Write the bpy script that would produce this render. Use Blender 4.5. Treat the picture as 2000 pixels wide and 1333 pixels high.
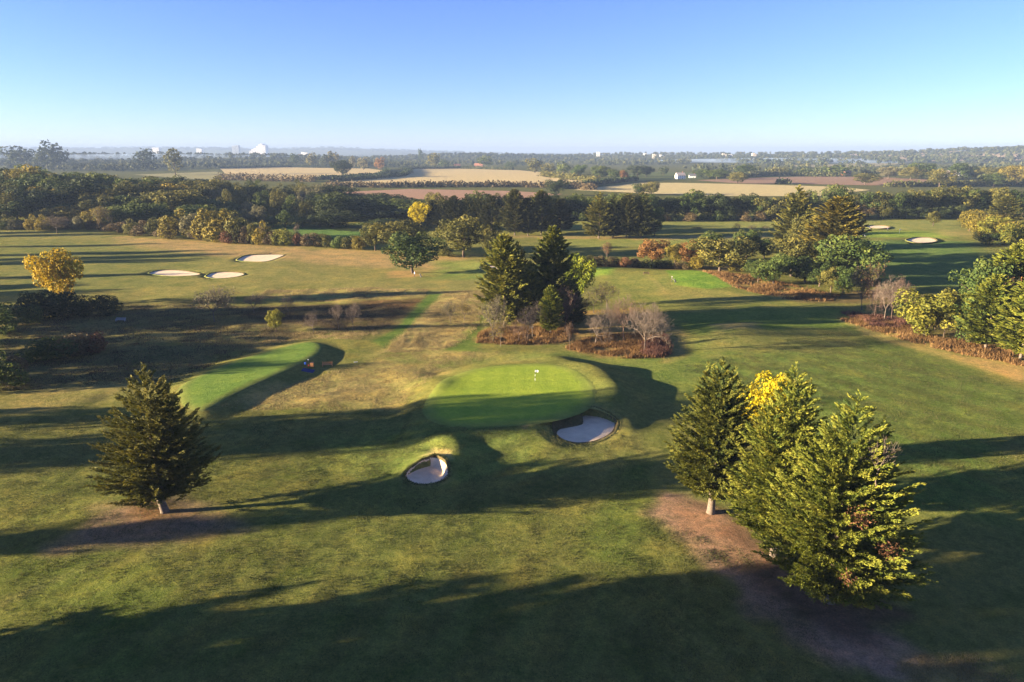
import bpy, bmesh, math, random
import numpy as np
from mathutils import Vector, Matrix

# ------------------------------------------------------------------ camera, sky, sun, exposure
SC = bpy.context.scene
for o in list(bpy.data.objects):
    bpy.data.objects.remove(o, do_unlink=True)
C = SC.collection
R = math.radians
CAM_H = 40.0
PITCH = math.atan((666.5 - 297.0) / 1333.0)
SUN_EL, SUN_AZ = 8.0, 9.5             # shadows run towards +x, turned to the far side
SUN_STRENGTH, SKY_STRENGTH, EXPOSURE = 5.0, 0.05, 2.9

cam = bpy.data.cameras.new('camera')
cam.lens = 24.0; cam.sensor_width = 36.0; cam.clip_start = 0.5; cam.clip_end = 60000
cam_o = bpy.data.objects.new('camera', cam); C.objects.link(cam_o)
cam_o.location = (0, 0, CAM_H); cam_o.rotation_euler = (math.pi / 2 - PITCH, 0, 0)
SC.camera = cam_o

world = bpy.data.worlds.new('World'); SC.world = world; world.use_nodes = True
wn = world.node_tree.nodes; wl = world.node_tree.links
bg = wn['Background']
sky = wn.new('ShaderNodeTexSky'); sky.sky_type = 'NISHITA'; sky.sun_disc = False
sky.sun_elevation = R(SUN_EL)
# direction towards the sun, in plan: (-cos az, -sin az); sky rotation is clockwise from +Y
sky.sun_rotation = math.atan2(-math.cos(R(SUN_AZ)), -math.sin(R(SUN_AZ)))
sky.altitude = 60; sky.air_density = 0.7; sky.dust_density = 0.0; sky.ozone_density = 2.6
hsv = wn.new('ShaderNodeHueSaturation'); hsv.inputs['Saturation'].default_value = 1.0
tint = wn.new('ShaderNodeMix'); tint.data_type = 'RGBA'; tint.blend_type = 'MULTIPLY'
tint.inputs['Factor'].default_value = 1.0; tint.inputs['B'].default_value = (.67, .64, .93, 1)
wl.new(sky.outputs[0], hsv.inputs['Color']); wl.new(hsv.outputs[0], tint.inputs['A'])
wl.new(tint.outputs['Result'], bg.inputs['Color'])
bg.inputs['Strength'].default_value = SKY_STRENGTH

sun = bpy.data.lights.new('sun', 'SUN'); sun.energy = SUN_STRENGTH; sun.angle = R(0.5)
sun.color = (1.0, 0.81, 0.54)
sun_o = bpy.data.objects.new('sun', sun); C.objects.link(sun_o)
tosun = Vector((-math.cos(R(SUN_AZ)) * math.cos(R(SUN_EL)), -math.sin(R(SUN_AZ)) * math.cos(R(SUN_EL)), math.sin(R(SUN_EL))))
sun_o.rotation_euler = tosun.to_track_quat('Z', 'Y').to_euler(); sun_o.location = (-300, 0, 200)

vs = SC.view_settings
vs.view_transform = 'Standard'; vs.look = 'None'; vs.exposure = EXPOSURE; vs.gamma = 1.0; vs.use_curve_mapping = False
SC.render.engine = 'CYCLES'
cy = SC.cycles
cy.max_bounces = 5; cy.diffuse_bounces = 2; cy.glossy_bounces = 1; cy.transmission_bounces = 3
cy.volume_bounces = 0; cy.transparent_max_bounces = 4; cy.use_denoising = True
cy.sample_clamp_indirect = 4.0

rng = np.random.default_rng(7)

# ------------------------------------------------------------------ survey: photo position -> place on the land
CP, SP = math.cos(PITCH), math.sin(PITCH)
def P(px, py, z=0.0):
    u = (px - 1000) / 1333.0; v = (666.5 - py) / 1333.0
    dx, dy, dz = u, CP + v * SP, -SP + v * CP
    t = (CAM_H - z) / -dz
    return np.array([dx * t, dy * t])
def poly(pts, z=0.0):
    return np.array([P(a, b, z) for a, b in pts])
def height_at(xy, top_py):
    v = (666.5 - top_py) / 1333.0
    return CAM_H + xy[1] * (v * CP - SP) / (CP + v * SP)
def depth(xy, z):
    return xy[1] * CP + (CAM_H - z) * SP

def sdf(pg, x, y):
    """signed distance to polygon, negative inside"""
    d2 = np.full(x.shape, 1e18); inside = np.zeros(x.shape, bool)
    n = len(pg)
    for i in range(n):
        ax, ay = pg[i]; bx, by = pg[(i + 1) % n]
        ex, ey = bx - ax, by - ay
        L = ex * ex + ey * ey + 1e-12
        t = np.clip(((x - ax) * ex + (y - ay) * ey) / L, 0, 1)
        d2 = np.minimum(d2, (x - ax - t * ex) ** 2 + (y - ay - t * ey) ** 2)
        cond = ((ay > y) != (by > y)) & (x < (bx - ax) * (y - ay) / (by - ay + 1e-12) + ax)
        inside ^= cond
    d = np.sqrt(d2)
    return np.where(inside, -d, d)
def sstep(a, b, x):
    t = np.clip((x - a) / (b - a), 0, 1); return t * t * (3 - 2 * t)
def smooth_poly(pg, n=72):
    """closed Catmull-Rom through the corners, resampled"""
    pts = []; m = len(pg); k = max(2, n // m)
    for i in range(m):
        p0, p1, p2, p3 = pg[i - 1], pg[i], pg[(i + 1) % m], pg[(i + 2) % m]
        for j in range(k):
            t = j / k
            pts.append(0.5 * ((2 * p1) + (p2 - p0) * t + (2 * p0 - 5 * p1 + 4 * p2 - p3) * t * t + (-p0 + 3 * p1 - 3 * p2 + p3) * t ** 3))
    return np.array(pts)
NT = {}
def vnoise(x, y, s, seed):
    """cheap smooth 2-D value noise, -1..1"""
    r = NT.get(seed)
    if r is None: r = NT[seed] = np.random.default_rng(seed).random((64, 64)) * 2 - 1
    gx, gy = x / s, y / s
    ix, iy = np.floor(gx).astype(int), np.floor(gy).astype(int)
    fx, fy = gx - ix, gy - iy
    fx = fx * fx * (3 - 2 * fx); fy = fy * fy * (3 - 2 * fy)
    a = r[ix % 64, iy % 64]; b = r[(ix + 1) % 64, iy % 64]; c = r[ix % 64, (iy + 1) % 64]; d = r[(ix + 1) % 64, (iy + 1) % 64]
    return (a * (1 - fx) + b * fx) * (1 - fy) + (c * (1 - fx) + d * fx) * fy

# ------------------------------------------------------------------ land forms
GREEN_BANK = poly([(832, 800), (845, 770), (880, 738), (945, 717), (1050, 709), (1130, 720), (1185, 748), (1205, 778), (1180, 806), (1100, 832), (980, 842), (890, 838), (845, 825)], 1.2)
GREEN_BANK = smooth_poly(GREEN_BANK, 52)
PUTT = smooth_poly(poly([(838, 795), (858, 762), (890, 738), (945, 721), (1045, 714), (1105, 724), (1142, 748), (1150, 778), (1125, 803), (1060, 821), (970, 831), (890, 829), (850, 816)], 1.2), 65)
TEE = smooth_poly(poly([(352, 752), (405, 722), (490, 691), (585, 667), (618, 667), (628, 677), (612, 695), (555, 722), (470, 760), (425, 785), (395, 796), (362, 788)], 1.1), 60)
# bunkers: rim outline (photo), rim height, depth, name
BUNKERS = [
    dict(rim3=[(792, 930, .15), (800, 915, .45), (820, 900, .85), (838, 892, 1.05), (852, 890, 1.1), (868, 898, 1.05), (876, 913, .75), (874, 930, .35), (857, 941, .15), (830, 946, .05), (806, 943, .05)],
         sand=[(797, 931), (806, 922), (824, 914), (838, 911), (848, 913), (856, 917), (861, 923), (859, 931), (849, 938), (830, 943), (810, 940)], fz=-.3, key='front_left'),
    dict(rim3=[(1078, 835, .5), (1080, 822, .9), (1092, 814, 1.0), (1135, 811, 1.0), (1131, 800, 1.2), (1142, 794, 1.3), (1168, 797, 1.2), (1194, 811, .8), (1207, 826, .4), (1198, 847, .15), (1167, 863, .05), (1130, 869, .02), (1100, 863, .05), (1083, 850, .25)],
         sand=[(1088, 846), (1094, 840), (1108, 837), (1137, 830), (1137, 818), (1144, 809), (1166, 809), (1187, 819), (1200, 827), (1193, 845), (1165, 860), (1131, 865), (1104, 860), (1090, 851)], fz=-.25, key='front_right'),
    dict(pts=[(291, 534), (312, 528), (352, 528), (380, 532), (391, 536), (370, 539), (325, 539)], z=0.12, dep=0.25, wall=0.3, key='mid_a'),
    dict(pts=[(402, 540), (415, 533), (445, 531), (472, 533), (476, 537), (455, 542), (420, 544)], z=0.12, dep=0.25, wall=0.3, key='mid_b'),
    dict(pts=[(463, 508), (480, 499), (510, 497), (552, 497), (548, 502), (520, 511), (485, 511)], z=0.2, dep=0.32, wall=0.35, key='mid_c'),
    dict(pts=[(936, 523), (950, 519), (972, 519), (984, 523), (970, 527), (946, 527)], z=0.2, dep=0.35, wall=0.4, key='mid_d'),
    dict(pts=[(1769, 469), (1785, 464), (1815, 464), (1831, 470), (1815, 474), (1785, 474)], z=0.25, dep=0.4, wall=0.5, key='far_a'),
    dict(pts=[(1690, 443), (1705, 440), (1728, 441), (1739, 444), (1722, 446.5), (1702, 446)], z=0.25, dep=0.35, wall=0.5, key='far_b'),
    dict(pts=[(1672, 457), (1680, 455), (1686, 457), (1684, 460), (1676, 461)], z=0.25, dep=0.3, wall=0.4, key='far_c'),
]
for b in BUNKERS:
    if 'rim3' in b:
        r3 = smooth_poly(np.array([(*P(px, py, z), z) for px, py, z in b['rim3']]), 110)
        b['rim'] = r3[:, :2]; b['rz'] = r3[:, 2]
        b['sandpg'] = smooth_poly(poly(b['sand'], b['fz']), 110)
        b['c'] = b['sandpg'].mean(0); b['dep'] = 1.2
    else:
        b['rim'] = smooth_poly(poly(b['pts'], b['z']), 80); b['rz'] = np.full(len(b['rim']), b['z'])
        b['c'] = b['rim'].mean(0)

def gauss(x, y, c, rx, ry, ang=0.0):
    dx, dy = x - c[0], y - c[1]
    ca, sa = math.cos(ang), math.sin(ang)
    u = (dx * ca + dy * sa) / rx; v = (-dx * sa + dy * ca) / ry
    return np.exp(-(u * u + v * v))

MOUNDS = [(P(px, py), a, rx, ry, an) for (px, py, a, rx, ry, an) in [
    (828, 752, 0.85, 3.4, 6.5, 0.5), (1085, 707, 0.75, 4.5, 3.0, -0.4), (1160, 728, 1.05, 6.0, 3.2, -0.75), (1205, 765, 0.75, 3.8, 6, 0),
    (1075, 805, 0.35, 5, 3, 0), (1440, 652, 1.5, 11.0, 7.0, 0.15), (1395, 668, 0.5, 8, 4, 0.1), (955, 690, 0.5, 12, 3.5, 0),
    (700, 668, 0.6, 9, 6, 0.2), (250, 985, 0.45, 7, 3.0, 0.35), (868, 872, 0.9, 3.2, 2.2, 0.0), (890, 895, 0.9, 2.6, 3.0, 0.0), (815, 890, 0.4, 3.0, 2.0, 0.4),
    (1150, 790, 0.35, 6, 2.0, -0.2), (1215, 830, 0.35, 2.2, 4, 0), (1180, 530, 1.2, 16, 10, 0), (1360, 545, 1.0, 22, 12, 0), (520, 494, 0.6, 14, 5, 0), (960, 517, 0.7, 9, 4, 0)]]
def plateau(h, x, y, pg, out, inn, top):
    lo, hi = pg.min(0) - out, pg.max(0) + out
    s = (x > lo[0]) & (x < hi[0]) & (y > lo[1]) & (y < hi[1])
    if s.any():
        k = sstep(out, inn, sdf(pg, x[s], y[s])); h[s] = h[s] * (1 - 0.9 * k) + top * k
def land_near(x, y, D):
    near = 1 - sstep(300, 600, D)
    h = near * (0.28 * vnoise(x, y, 31, 1) + 0.10 * vnoise(x, y, 11, 2) + 0.035 * vnoise(x, y, 4.3, 3))
    # rougher hummocks on the heathy left side
    rough = sstep(-20, -45, x) * sstep(95, 115, y) * (1 - sstep(190, 215, y))
    h = h + rough * (0.22 * vnoise(x, y, 7.5, 4) + 0.12 * vnoise(x, y, 3.1, 5))
    plateau(h, x, y, GREEN_BANK, 6.5, -1.5, 1.25)
    for (c, a, rx, ry, an) in MOUNDS:
        h = h + a * gauss(x, y, c, rx, ry, an)
    plateau(h, x, y, TEE, 4.8, -1.6, 0.8)
    return h
def land(x, y):
    """height of the grass surface, without the hollows of the bunkers"""
    x = np.asarray(x, float); y = np.asarray(y, float)
    D = np.hypot(x, y); h = np.zeros_like(x)
    n = D < 600
    if n.any(): h[n] = land_near(x[n], y[n], D[n])
    # far swells: wooded hill, long blue ridge, right-hand ridges, rise on the left
    m = ~n
    if m.any():
        xf, yf, Df = x[m], y[m], D[m]
        g = 24 * gauss(xf, yf, (-190, 3300), 420, 260) * sstep(2500, 2900, Df)
        g = g + 110 * np.exp(-((yf - 10500) / 1400) ** 2) * sstep(900, -2600, xf) * (0.82 + 0.18 * vnoise(xf, yf, 900, 9)) * sstep(5500, 8000, Df)
        g = g + 62 * np.exp(-((yf - 3000) / 700) ** 2) * sstep(900, 2600, xf) * (0.85 + 0.15 * vnoise(xf, yf, 500, 10)) * sstep(1500, 2400, Df)
        g = g + 26 * np.exp(-((yf - 3900) / 700) ** 2) * sstep(-200, 700, xf) * (1 - sstep(1500, 2600, xf)) * sstep(2000, 3000, Df)
        g = g + 27 * np.exp(-((yf - 2650) / 430) ** 2) * sstep(-250, -900, xf) * (.85 + .15 * vnoise(xf, yf, 300, 12))
        h[m] = g
    return h
def land1(xy):
    return float(land(np.array([xy[0]]), np.array([xy[1]]))[0])
def on(px, py):
    """ground point seen at a photo position, on the real land surface"""
    z = 0.0
    for _ in range(4):
        p = P(px, py, z); z = land1(p)
    return p, z

# ------------------------------------------------------------------ materials
def mat(name):
    m = bpy.data.materials.new(name); m.use_nodes = True
    nt = m.node_tree; b = nt.nodes['Principled BSDF']
    b.inputs['Roughness'].default_value = 0.9
    b.inputs['Specular IOR Level'].default_value = 0.1
    return m, nt, b
def N(nt, t, **kw):
    n = nt.nodes.new(t)
    for k, v in kw.items():
        setattr(n, k, v)
    return n
def noise(nt, scale, detail=3, rough=0.6, coord=None):
    n = N(nt, 'ShaderNodeTexNoise'); n.inputs['Scale'].default_value = scale
    n.inputs['Detail'].default_value = detail; n.inputs['Roughness'].default_value = rough
    if coord: nt.links.new(coord, n.inputs['Vector'])
    return n
def ramp(nt, fac, stops):
    r = N(nt, 'ShaderNodeValToRGB'); e = r.color_ramp.elements
    while len(e) < len(stops): e.new(0.5)
    for i, (p, c) in enumerate(stops):
        e[i].position = p; e[i].color = (*c, 1) if len(c) == 3 else c
    nt.links.new(fac, r.inputs[0]); return r
def mixc(nt, mode, fac, a, b):
    m = N(nt, 'ShaderNodeMix', data_type='RGBA', blend_type=mode)
    for key, v in (('Factor', fac), ('A', a), ('B', b)):
        if isinstance(v, (int, float)): m.inputs[key].default_value = v
        elif isinstance(v, tuple): m.inputs[key].default_value = (*v, 1)
        else: nt.links.new(v, m.inputs[key])
    return m.outputs['Result']

def simple(name, col, rough=0.8, var=0.15, scale=8.0, spec=0.2):
    m, nt, b = mat(name)
    geo = N(nt, 'ShaderNodeNewGeometry')
    n = noise(nt, scale, 4, 0.6, geo.outputs['Position'])
    lo = tuple(c * (1 - var) for c in col); hi = tuple(min(1, c * (1 + var)) for c in col)
    r = ramp(nt, n.outputs['Fac'], [(0.3, lo), (0.7, hi)])
    nt.links.new(r.outputs[0], b.inputs['Base Color'])
    b.inputs['Roughness'].default_value = rough; b.inputs['Specular IOR Level'].default_value = spec
    return m

def grass_material(name, attr=None, col=None, bump=1.0, fine=1.0, stripes=None):
    m, nt, b = mat(name)
    geo = N(nt, 'ShaderNodeNewGeometry'); pos = geo.outputs['Position']
    if attr:
        a = N(nt, 'ShaderNodeAttribute', attribute_name=attr); base = a.outputs['Color']
    else:
        rgb = N(nt, 'ShaderNodeRGB'); rgb.outputs[0].default_value = (*col, 1); base = rgb.outputs[0]
    # clumps, blades and dry streaks: own colour of the sward
    n1 = noise(nt, 0.16, 5, 0.62, pos); n2 = noise(nt, 1.1, 5, 0.65, pos); n3 = noise(nt, 5.5, 4, 0.7, pos); n4 = noise(nt, 22, 2, 0.6, pos)
    r1 = ramp(nt, n1.outputs['Fac'], [(0.32, (0.72, 0.82, 0.72)), (0.5, (1, 1, 1)), (0.7, (1.38, 1.2, 1.05))])
    c = mixc(nt, 'MULTIPLY', fine, base, r1.outputs[0])
    r2 = ramp(nt, n2.outputs['Fac'], [(0.3, (0.66, 0.72, 0.62)), (0.5, (1, 1, 1)), (0.72, (1.45, 1.32, 1.2))])
    c = mixc(nt, 'MULTIPLY', fine * 0.85, c, r2.outputs[0])
    r3 = ramp(nt, n3.outputs['Fac'], [(0.3, (0.55, 0.6, 0.55)), (0.5, (1, 1, 1)), (0.72, (1.6, 1.5, 1.35))])
    c = mixc(nt, 'MULTIPLY', fine * 0.8, c, r3.outputs[0])
    if stripes:
        mp = N(nt, 'ShaderNodeMapping'); mp.inputs['Rotation'].default_value = (0, 0, stripes)
        nt.links.new(pos, mp.inputs['Vector'])
        ck = N(nt, 'ShaderNodeTexChecker'); ck.inputs['Scale'].default_value = 0.42
        wob = N(nt, 'ShaderNodeVectorMath', operation='ADD')
        dis = N(nt, 'ShaderNodeVectorMath', operation='SCALE'); dis.inputs['Scale'].default_value = 0.5
        nt.links.new(n2.outputs['Color'], dis.inputs[0])
        nt.links.new(mp.outputs[0], wob.inputs[0]); nt.links.new(dis.outputs[0], wob.inputs[1])
        flat = N(nt, 'ShaderNodeVectorMath', operation='MULTIPLY'); flat.inputs[1].default_value = (1, 1, 0)
        nt.links.new(wob.outputs[0], flat.inputs[0])
        off = N(nt, 'ShaderNodeVectorMath', operation='ADD'); off.inputs[1].default_value = (0, 0, 0.3)
        nt.links.new(flat.outputs[0], off.inputs[0])
        nt.links.new(off.outputs[0], ck.inputs['Vector'])
        ck.inputs['Color1'].default_value = (0.95, 0.965, 0.95, 1); ck.inputs['Color2'].default_value = (1.05, 1.035, 1.0, 1)
        c = mixc(nt, 'MULTIPLY', 1.0, c, ck.outputs['Color'])
    nt.links.new(c, b.inputs['Base Color'])
    b.inputs['Roughness'].default_value = 1.0; b.inputs['Specular IOR Level'].default_value = 0.0
    # grass relief: blades stand up and catch the low sun
    m1 = N(nt, 'ShaderNodeMath', operation='MULTIPLY'); m1.inputs[1].default_value = 0.55
    nt.links.new(n3.outputs['Fac'], m1.inputs[0])
    m2 = N(nt, 'ShaderNodeMath', operation='MULTIPLY_ADD'); m2.inputs[1].default_value = 0.9
    nt.links.new(n2.outputs['Fac'], m2.inputs[0]); nt.links.new(m1.outputs[0], m2.inputs[2])
    m3 = N(nt, 'ShaderNodeMath', operation='MULTIPLY_ADD'); m3.inputs[1].default_value = 0.22
    nt.links.new(n4.outputs['Fac'], m3.inputs[0]); nt.links.new(m2.outputs[0], m3.inputs[2])
    bp = N(nt, 'ShaderNodeBump'); bp.inputs['Strength'].default_value = 1.0; bp.inputs['Distance'].default_value = 0.28 * bump
    nt.links.new(m3.outputs[0], bp.inputs['Height']); nt.links.new(bp.outputs[0], b.inputs['Normal'])
    return m

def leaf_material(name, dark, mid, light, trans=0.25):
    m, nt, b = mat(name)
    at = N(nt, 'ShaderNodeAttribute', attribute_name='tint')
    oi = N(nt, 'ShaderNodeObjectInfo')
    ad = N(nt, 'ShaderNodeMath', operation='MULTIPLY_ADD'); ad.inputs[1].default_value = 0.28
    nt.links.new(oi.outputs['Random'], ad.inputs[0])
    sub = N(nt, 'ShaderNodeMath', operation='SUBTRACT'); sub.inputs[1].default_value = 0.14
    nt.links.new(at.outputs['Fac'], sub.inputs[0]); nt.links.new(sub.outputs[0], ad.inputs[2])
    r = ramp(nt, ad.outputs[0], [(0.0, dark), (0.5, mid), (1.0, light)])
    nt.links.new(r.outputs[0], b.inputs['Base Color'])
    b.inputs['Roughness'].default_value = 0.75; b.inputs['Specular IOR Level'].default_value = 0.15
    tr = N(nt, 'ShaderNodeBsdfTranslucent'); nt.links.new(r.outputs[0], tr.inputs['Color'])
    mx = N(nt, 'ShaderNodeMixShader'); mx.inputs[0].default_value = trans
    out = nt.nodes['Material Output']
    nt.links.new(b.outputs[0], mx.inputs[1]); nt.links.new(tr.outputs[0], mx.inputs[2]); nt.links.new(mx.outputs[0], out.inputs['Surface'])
    return m

LEAF = {
    'oak': leaf_material('leaf_oak', (.022, .042, .012), (.055, .078, .018), (.12, .13, .026)),
    'green': leaf_material('leaf_green', (.03, .055, .014), (.07, .10, .022), (.13, .15, .03)),
    'olive': leaf_material('leaf_olive', (.038, .044, .013), (.095, .092, .022), (.19, .16, .034)),
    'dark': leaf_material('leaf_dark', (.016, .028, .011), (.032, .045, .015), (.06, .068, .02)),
    'yellowgreen': leaf_material('leaf_yellowgreen', (0.05, 0.065, 0.012), (0.14, 0.14, 0.02), (0.24, 0.21, 0.03), 0.25),
    'lime': leaf_material('leaf_lime', (.05, .08, .010), (.14, .17, .014), (.28, .28, .02)),
    'gold': leaf_material('leaf_gold', (0.14, 0.09, 0.01), (0.36, 0.245, 0.015), (0.55, 0.4, 0.022), 0.25),
    'lemon': leaf_material('leaf_lemon', (.14, .12, .008), (.34, .27, .010), (.58, .46, .014), 0.3),
    'orange': leaf_material('leaf_orange', (.08, .038, .015), (.17, .085, .028), (.28, .15, .045)),
    'rust': leaf_material('leaf_rust', (.06, .028, .016), (.12, .055, .028), (.20, .10, .045)),
    'pale': leaf_material('leaf_pale', (.07, .07, .04), (.14, .13, .065), (.23, .20, .09)),
    'brown': leaf_material('leaf_brown', (.055, .04, .022), (.11, .08, .038), (.18, .13, .055)),
    'goldgreen': leaf_material('leaf_gold_green', (.07, .065, .014), (.16, .13, .02), (.30, .22, .03)),
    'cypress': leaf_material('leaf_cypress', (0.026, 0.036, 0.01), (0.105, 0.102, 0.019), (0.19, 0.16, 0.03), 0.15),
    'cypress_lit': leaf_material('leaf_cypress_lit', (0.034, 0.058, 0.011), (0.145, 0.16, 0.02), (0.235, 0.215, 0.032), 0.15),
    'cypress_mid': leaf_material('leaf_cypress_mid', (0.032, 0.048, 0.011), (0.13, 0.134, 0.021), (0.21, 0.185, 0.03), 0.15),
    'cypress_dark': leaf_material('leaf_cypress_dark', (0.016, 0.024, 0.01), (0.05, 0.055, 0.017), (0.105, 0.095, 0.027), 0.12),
    'cypress_gold': leaf_material('leaf_cypress_golden', (.05, .048, .012), (.12, .10, .018), (.26, .20, .03), 0.15),
    'far': leaf_material('leaf_far', (.02, .032, .014), (.05, .06, .022), (.11, .105, .035), 0.1),
    'straw': leaf_material('leaf_straw', (0.15, 0.115, 0.05), (0.29, 0.22, 0.095), (0.44, 0.35, 0.16), 0.3),
    'bracken': leaf_material('blade_bracken', (0.080, 0.045, 0.021), (0.168, 0.093, 0.035), (0.272, 0.168, 0.069), 0.3),
    'redstem': leaf_material('leaf_redstem', (0.05, 0.026, 0.02), (0.105, 0.048, 0.035), (0.17, 0.085, 0.055), 0.2),
    'heath': leaf_material('blade_heath', (0.034, 0.024, 0.017), (0.066, 0.045, 0.028), (0.110, 0.079, 0.041), 0.2),
    'turf': leaf_material('blade_turf', (0.036, 0.047, 0.013), (0.079, 0.083, 0.026), (0.145, 0.126, 0.049), 0.3),
}
BARK = simple('bark_brown', (.085, .062, .046), 0.95, 0.4, 6)
BARK_PALE = simple('bark_pale', (.13, .10, .078), 0.95, 0.35, 5)
BARK_PINK = simple('twig_pinkish', (.115, .075, .058), 0.95, 0.3, 7)
TWIG = simple('twig_grey', (.10, .08, .064), 0.95, 0.3, 7)

# ------------------------------------------------------------------ object helpers
def mesh_obj(name, v, f, m=None, parent=None, attr=None, smooth=False):
    me = bpy.data.meshes.new(name)
    v = np.asarray(v, np.float32); 
    if isinstance(f, np.ndarray):
        n, k = f.shape
        me.vertices.add(len(v)); me.vertices.foreach_set('co', v.ravel())
        me.loops.add(n * k); me.loops.foreach_set('vertex_index', f.ravel().astype(np.int32))
        me.polygons.add(n); me.polygons.foreach_set('loop_start', np.arange(0, n * k, k, dtype=np.int32))
        me.polygons.foreach_set('loop_total', np.full(n, k, np.int32))
        me.update(calc_edges=True)
    else:
        me.from_pydata([tuple(map(float, p)) for p in v], [], f); me.update()
    if attr is not None:
        a = np.asarray(attr, np.float32)
        if a.ndim == 1:
            at = me.attributes.new('tint', 'FLOAT', 'POINT'); at.data.foreach_set('value', a)
        else:
            at = me.attributes.new('ground', 'FLOAT_COLOR', 'POINT'); at.data.foreach_set('color', np.c_[a, np.ones(len(a))].astype(np.float32).ravel())
    if smooth:
        me.polygons.foreach_set('use_smooth', np.ones(len(me.polygons), bool))
    if m: me.materials.append(m)
    o = bpy.data.objects.new(name, me); C.objects.link(o)
    if parent: o.parent = parent
    return o
def tag(o, label=None, cat=None, group=None, kind=None):
    if label: o['label'] = label
    if cat: o['category'] = cat
    if group: o['group'] = group
    if kind: o['kind'] = kind
    return o
def thing(name, label, cat, loc, rz=0.0, group=None, scale=(1, 1, 1)):
    o = bpy.data.objects.new(name, None); C.objects.link(o)
    o.empty_display_size = 0.3
    o.location = loc; o.rotation_euler = (0, 0, rz); o.scale = scale
    return tag(o, label, cat, group)
def inst(me, name, parent, m=None):
    """an object sharing mesh data, with its own material"""
    o = bpy.data.objects.new(name, me); C.objects.link(o); o.parent = parent
    if m:
        o.material_slots[0].link = 'OBJECT'; o.material_slots[0].material = m
    return o
def box_vf(c, s, rz=0.0):
    x, y, z = np.array(s) / 2.0
    v = np.array([(-x, -y, -z), (x, -y, -z), (x, y, -z), (-x, y, -z), (-x, -y, z), (x, -y, z), (x, y, z), (-x, y, z)])
    ca, sa = math.cos(rz), math.sin(rz)
    v = np.c_[v[:, 0] * ca - v[:, 1] * sa, v[:, 0] * sa + v[:, 1] * ca, v[:, 2]] + np.array(c)
    f = [(0, 3, 2, 1), (4, 5, 6, 7), (0, 1, 5, 4), (1, 2, 6, 5), (2, 3, 7, 6), (3, 0, 4, 7)]
    return v, f
def box(name, c, s, m, parent=None, rz=0.0, bevel=0.0):
    v, f = box_vf(c, s, rz)
    o = mesh_obj(name, v, f, m, parent)
    if bevel:
        b = o.modifiers.new('bevel', 'BEVEL'); b.width = bevel; b.segments = 2
    return o
def join_vf(parts):
    V, F, k = [], [], 0
    for v, f in parts:
        V.append(np.asarray(v)); F += [tuple(i + k for i in q) for q in f]; k += len(v)
    return np.concatenate(V), F
def tube_vf(pts, rad, n=8):
    pts = np.asarray(pts, float); V, F = [], []
    for i, p in enumerate(pts):
        d = pts[min(i + 1, len(pts) - 1)] - pts[max(i - 1, 0)]
        d /= np.linalg.norm(d) + 1e-9
        a = np.cross(d, (0.31, 0.95, 0.1) if abs(d[1]) < 0.9 else (1, 0, 0)); a /= np.linalg.norm(a)
        b = np.cross(d, a)
        for j in range(n):
            t = 2 * math.pi * j / n
            V.append(p + rad[i] * (a * math.cos(t) + b * math.sin(t)))
    for i in range(len(pts) - 1):
        for j in range(n):
            F.append((i * n + j, i * n + (j + 1) % n, (i + 1) * n + (j + 1) % n, (i + 1) * n + j))
    F.append(tuple(range(n))[::-1]); F.append(tuple((len(pts) - 1) * n + j for j in range(n)))
    return np.array(V), F

def cards(pos, d, length, width, nrm, tint):
    """leaf-like rhombi: pos base point, d unit direction, nrm approx normal"""
    side = np.cross(d, nrm); side /= np.linalg.norm(side, axis=1, keepdims=True) + 1e-9
    up = np.cross(side, d)
    L = length[:, None]; W = width[:, None]
    v = np.stack([pos, pos + d * L * 0.45 + side * W * 0.5 + up * L * 0.06, pos + d * L, pos + d * L * 0.45 - side * W * 0.5 + up * L * 0.06], 1)
    n = len(pos)
    f = np.arange(n * 4).reshape(n, 4)
    return v.reshape(-1, 3), f, np.repeat(tint, 4)
def unit(v):
    return v / (np.linalg.norm(v, axis=-1, keepdims=True) + 1e-9)

# ------------------------------------------------------------------ the ground sheet
def lines(segs):
    out = []
    for a, b, s in segs:
        out.append(np.arange(a, b, s))
    return np.concatenate(out)
def grow(a, b, s, k):
    out = []; v = a
    while v < b:
        out.append(v); v += s; s *= k
    return np.array(out + [b])
xp = np.concatenate([np.arange(0, 64, 0.42), grow(64, 16000, 0.6, 1.05)])
GX = np.concatenate([-xp[:0:-1], xp])
GY = np.concatenate([-grow(0, 600, 6, 1.4)[::-1][:-1], np.arange(0, 38, 3.0), np.arange(38, 70, 0.5), np.arange(70, 132, 0.4), np.arange(132, 190, 0.6), grow(190, 20000, 0.8, 1.035)])
X, Y = np.meshgrid(GX, GY)
x, y = X.ravel(), Y.ravel()
Z = land(x, y)
for b in BUNKERS:
    bb = b['rim']; lo, hi = bb.min(0) - 3, bb.max(0) + 3
    s = (x > lo[0]) & (x < hi[0]) & (y > lo[1]) & (y < hi[1])
    d = sdf(bb, x[s], y[s])
    # turf lip swells up to the rim, hollow beneath the sand
    k = sstep(2.6, 0.0, d)
    cur = Z[s]
    nr_ = np.argmin((x[s][:, None] - bb[None, :, 0]) ** 2 + (y[s][:, None] - bb[None, :, 1]) ** 2, axis=1)
    cur = cur * (1 - k) + (b['rz'][nr_] if 'rim3' in b else np.maximum(b['z'], cur)) * k
    Z[s] = np.where(d < 0.12, cur - (b['dep'] + 0.9) * sstep(0.12, -0.4, d), cur)

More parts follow.
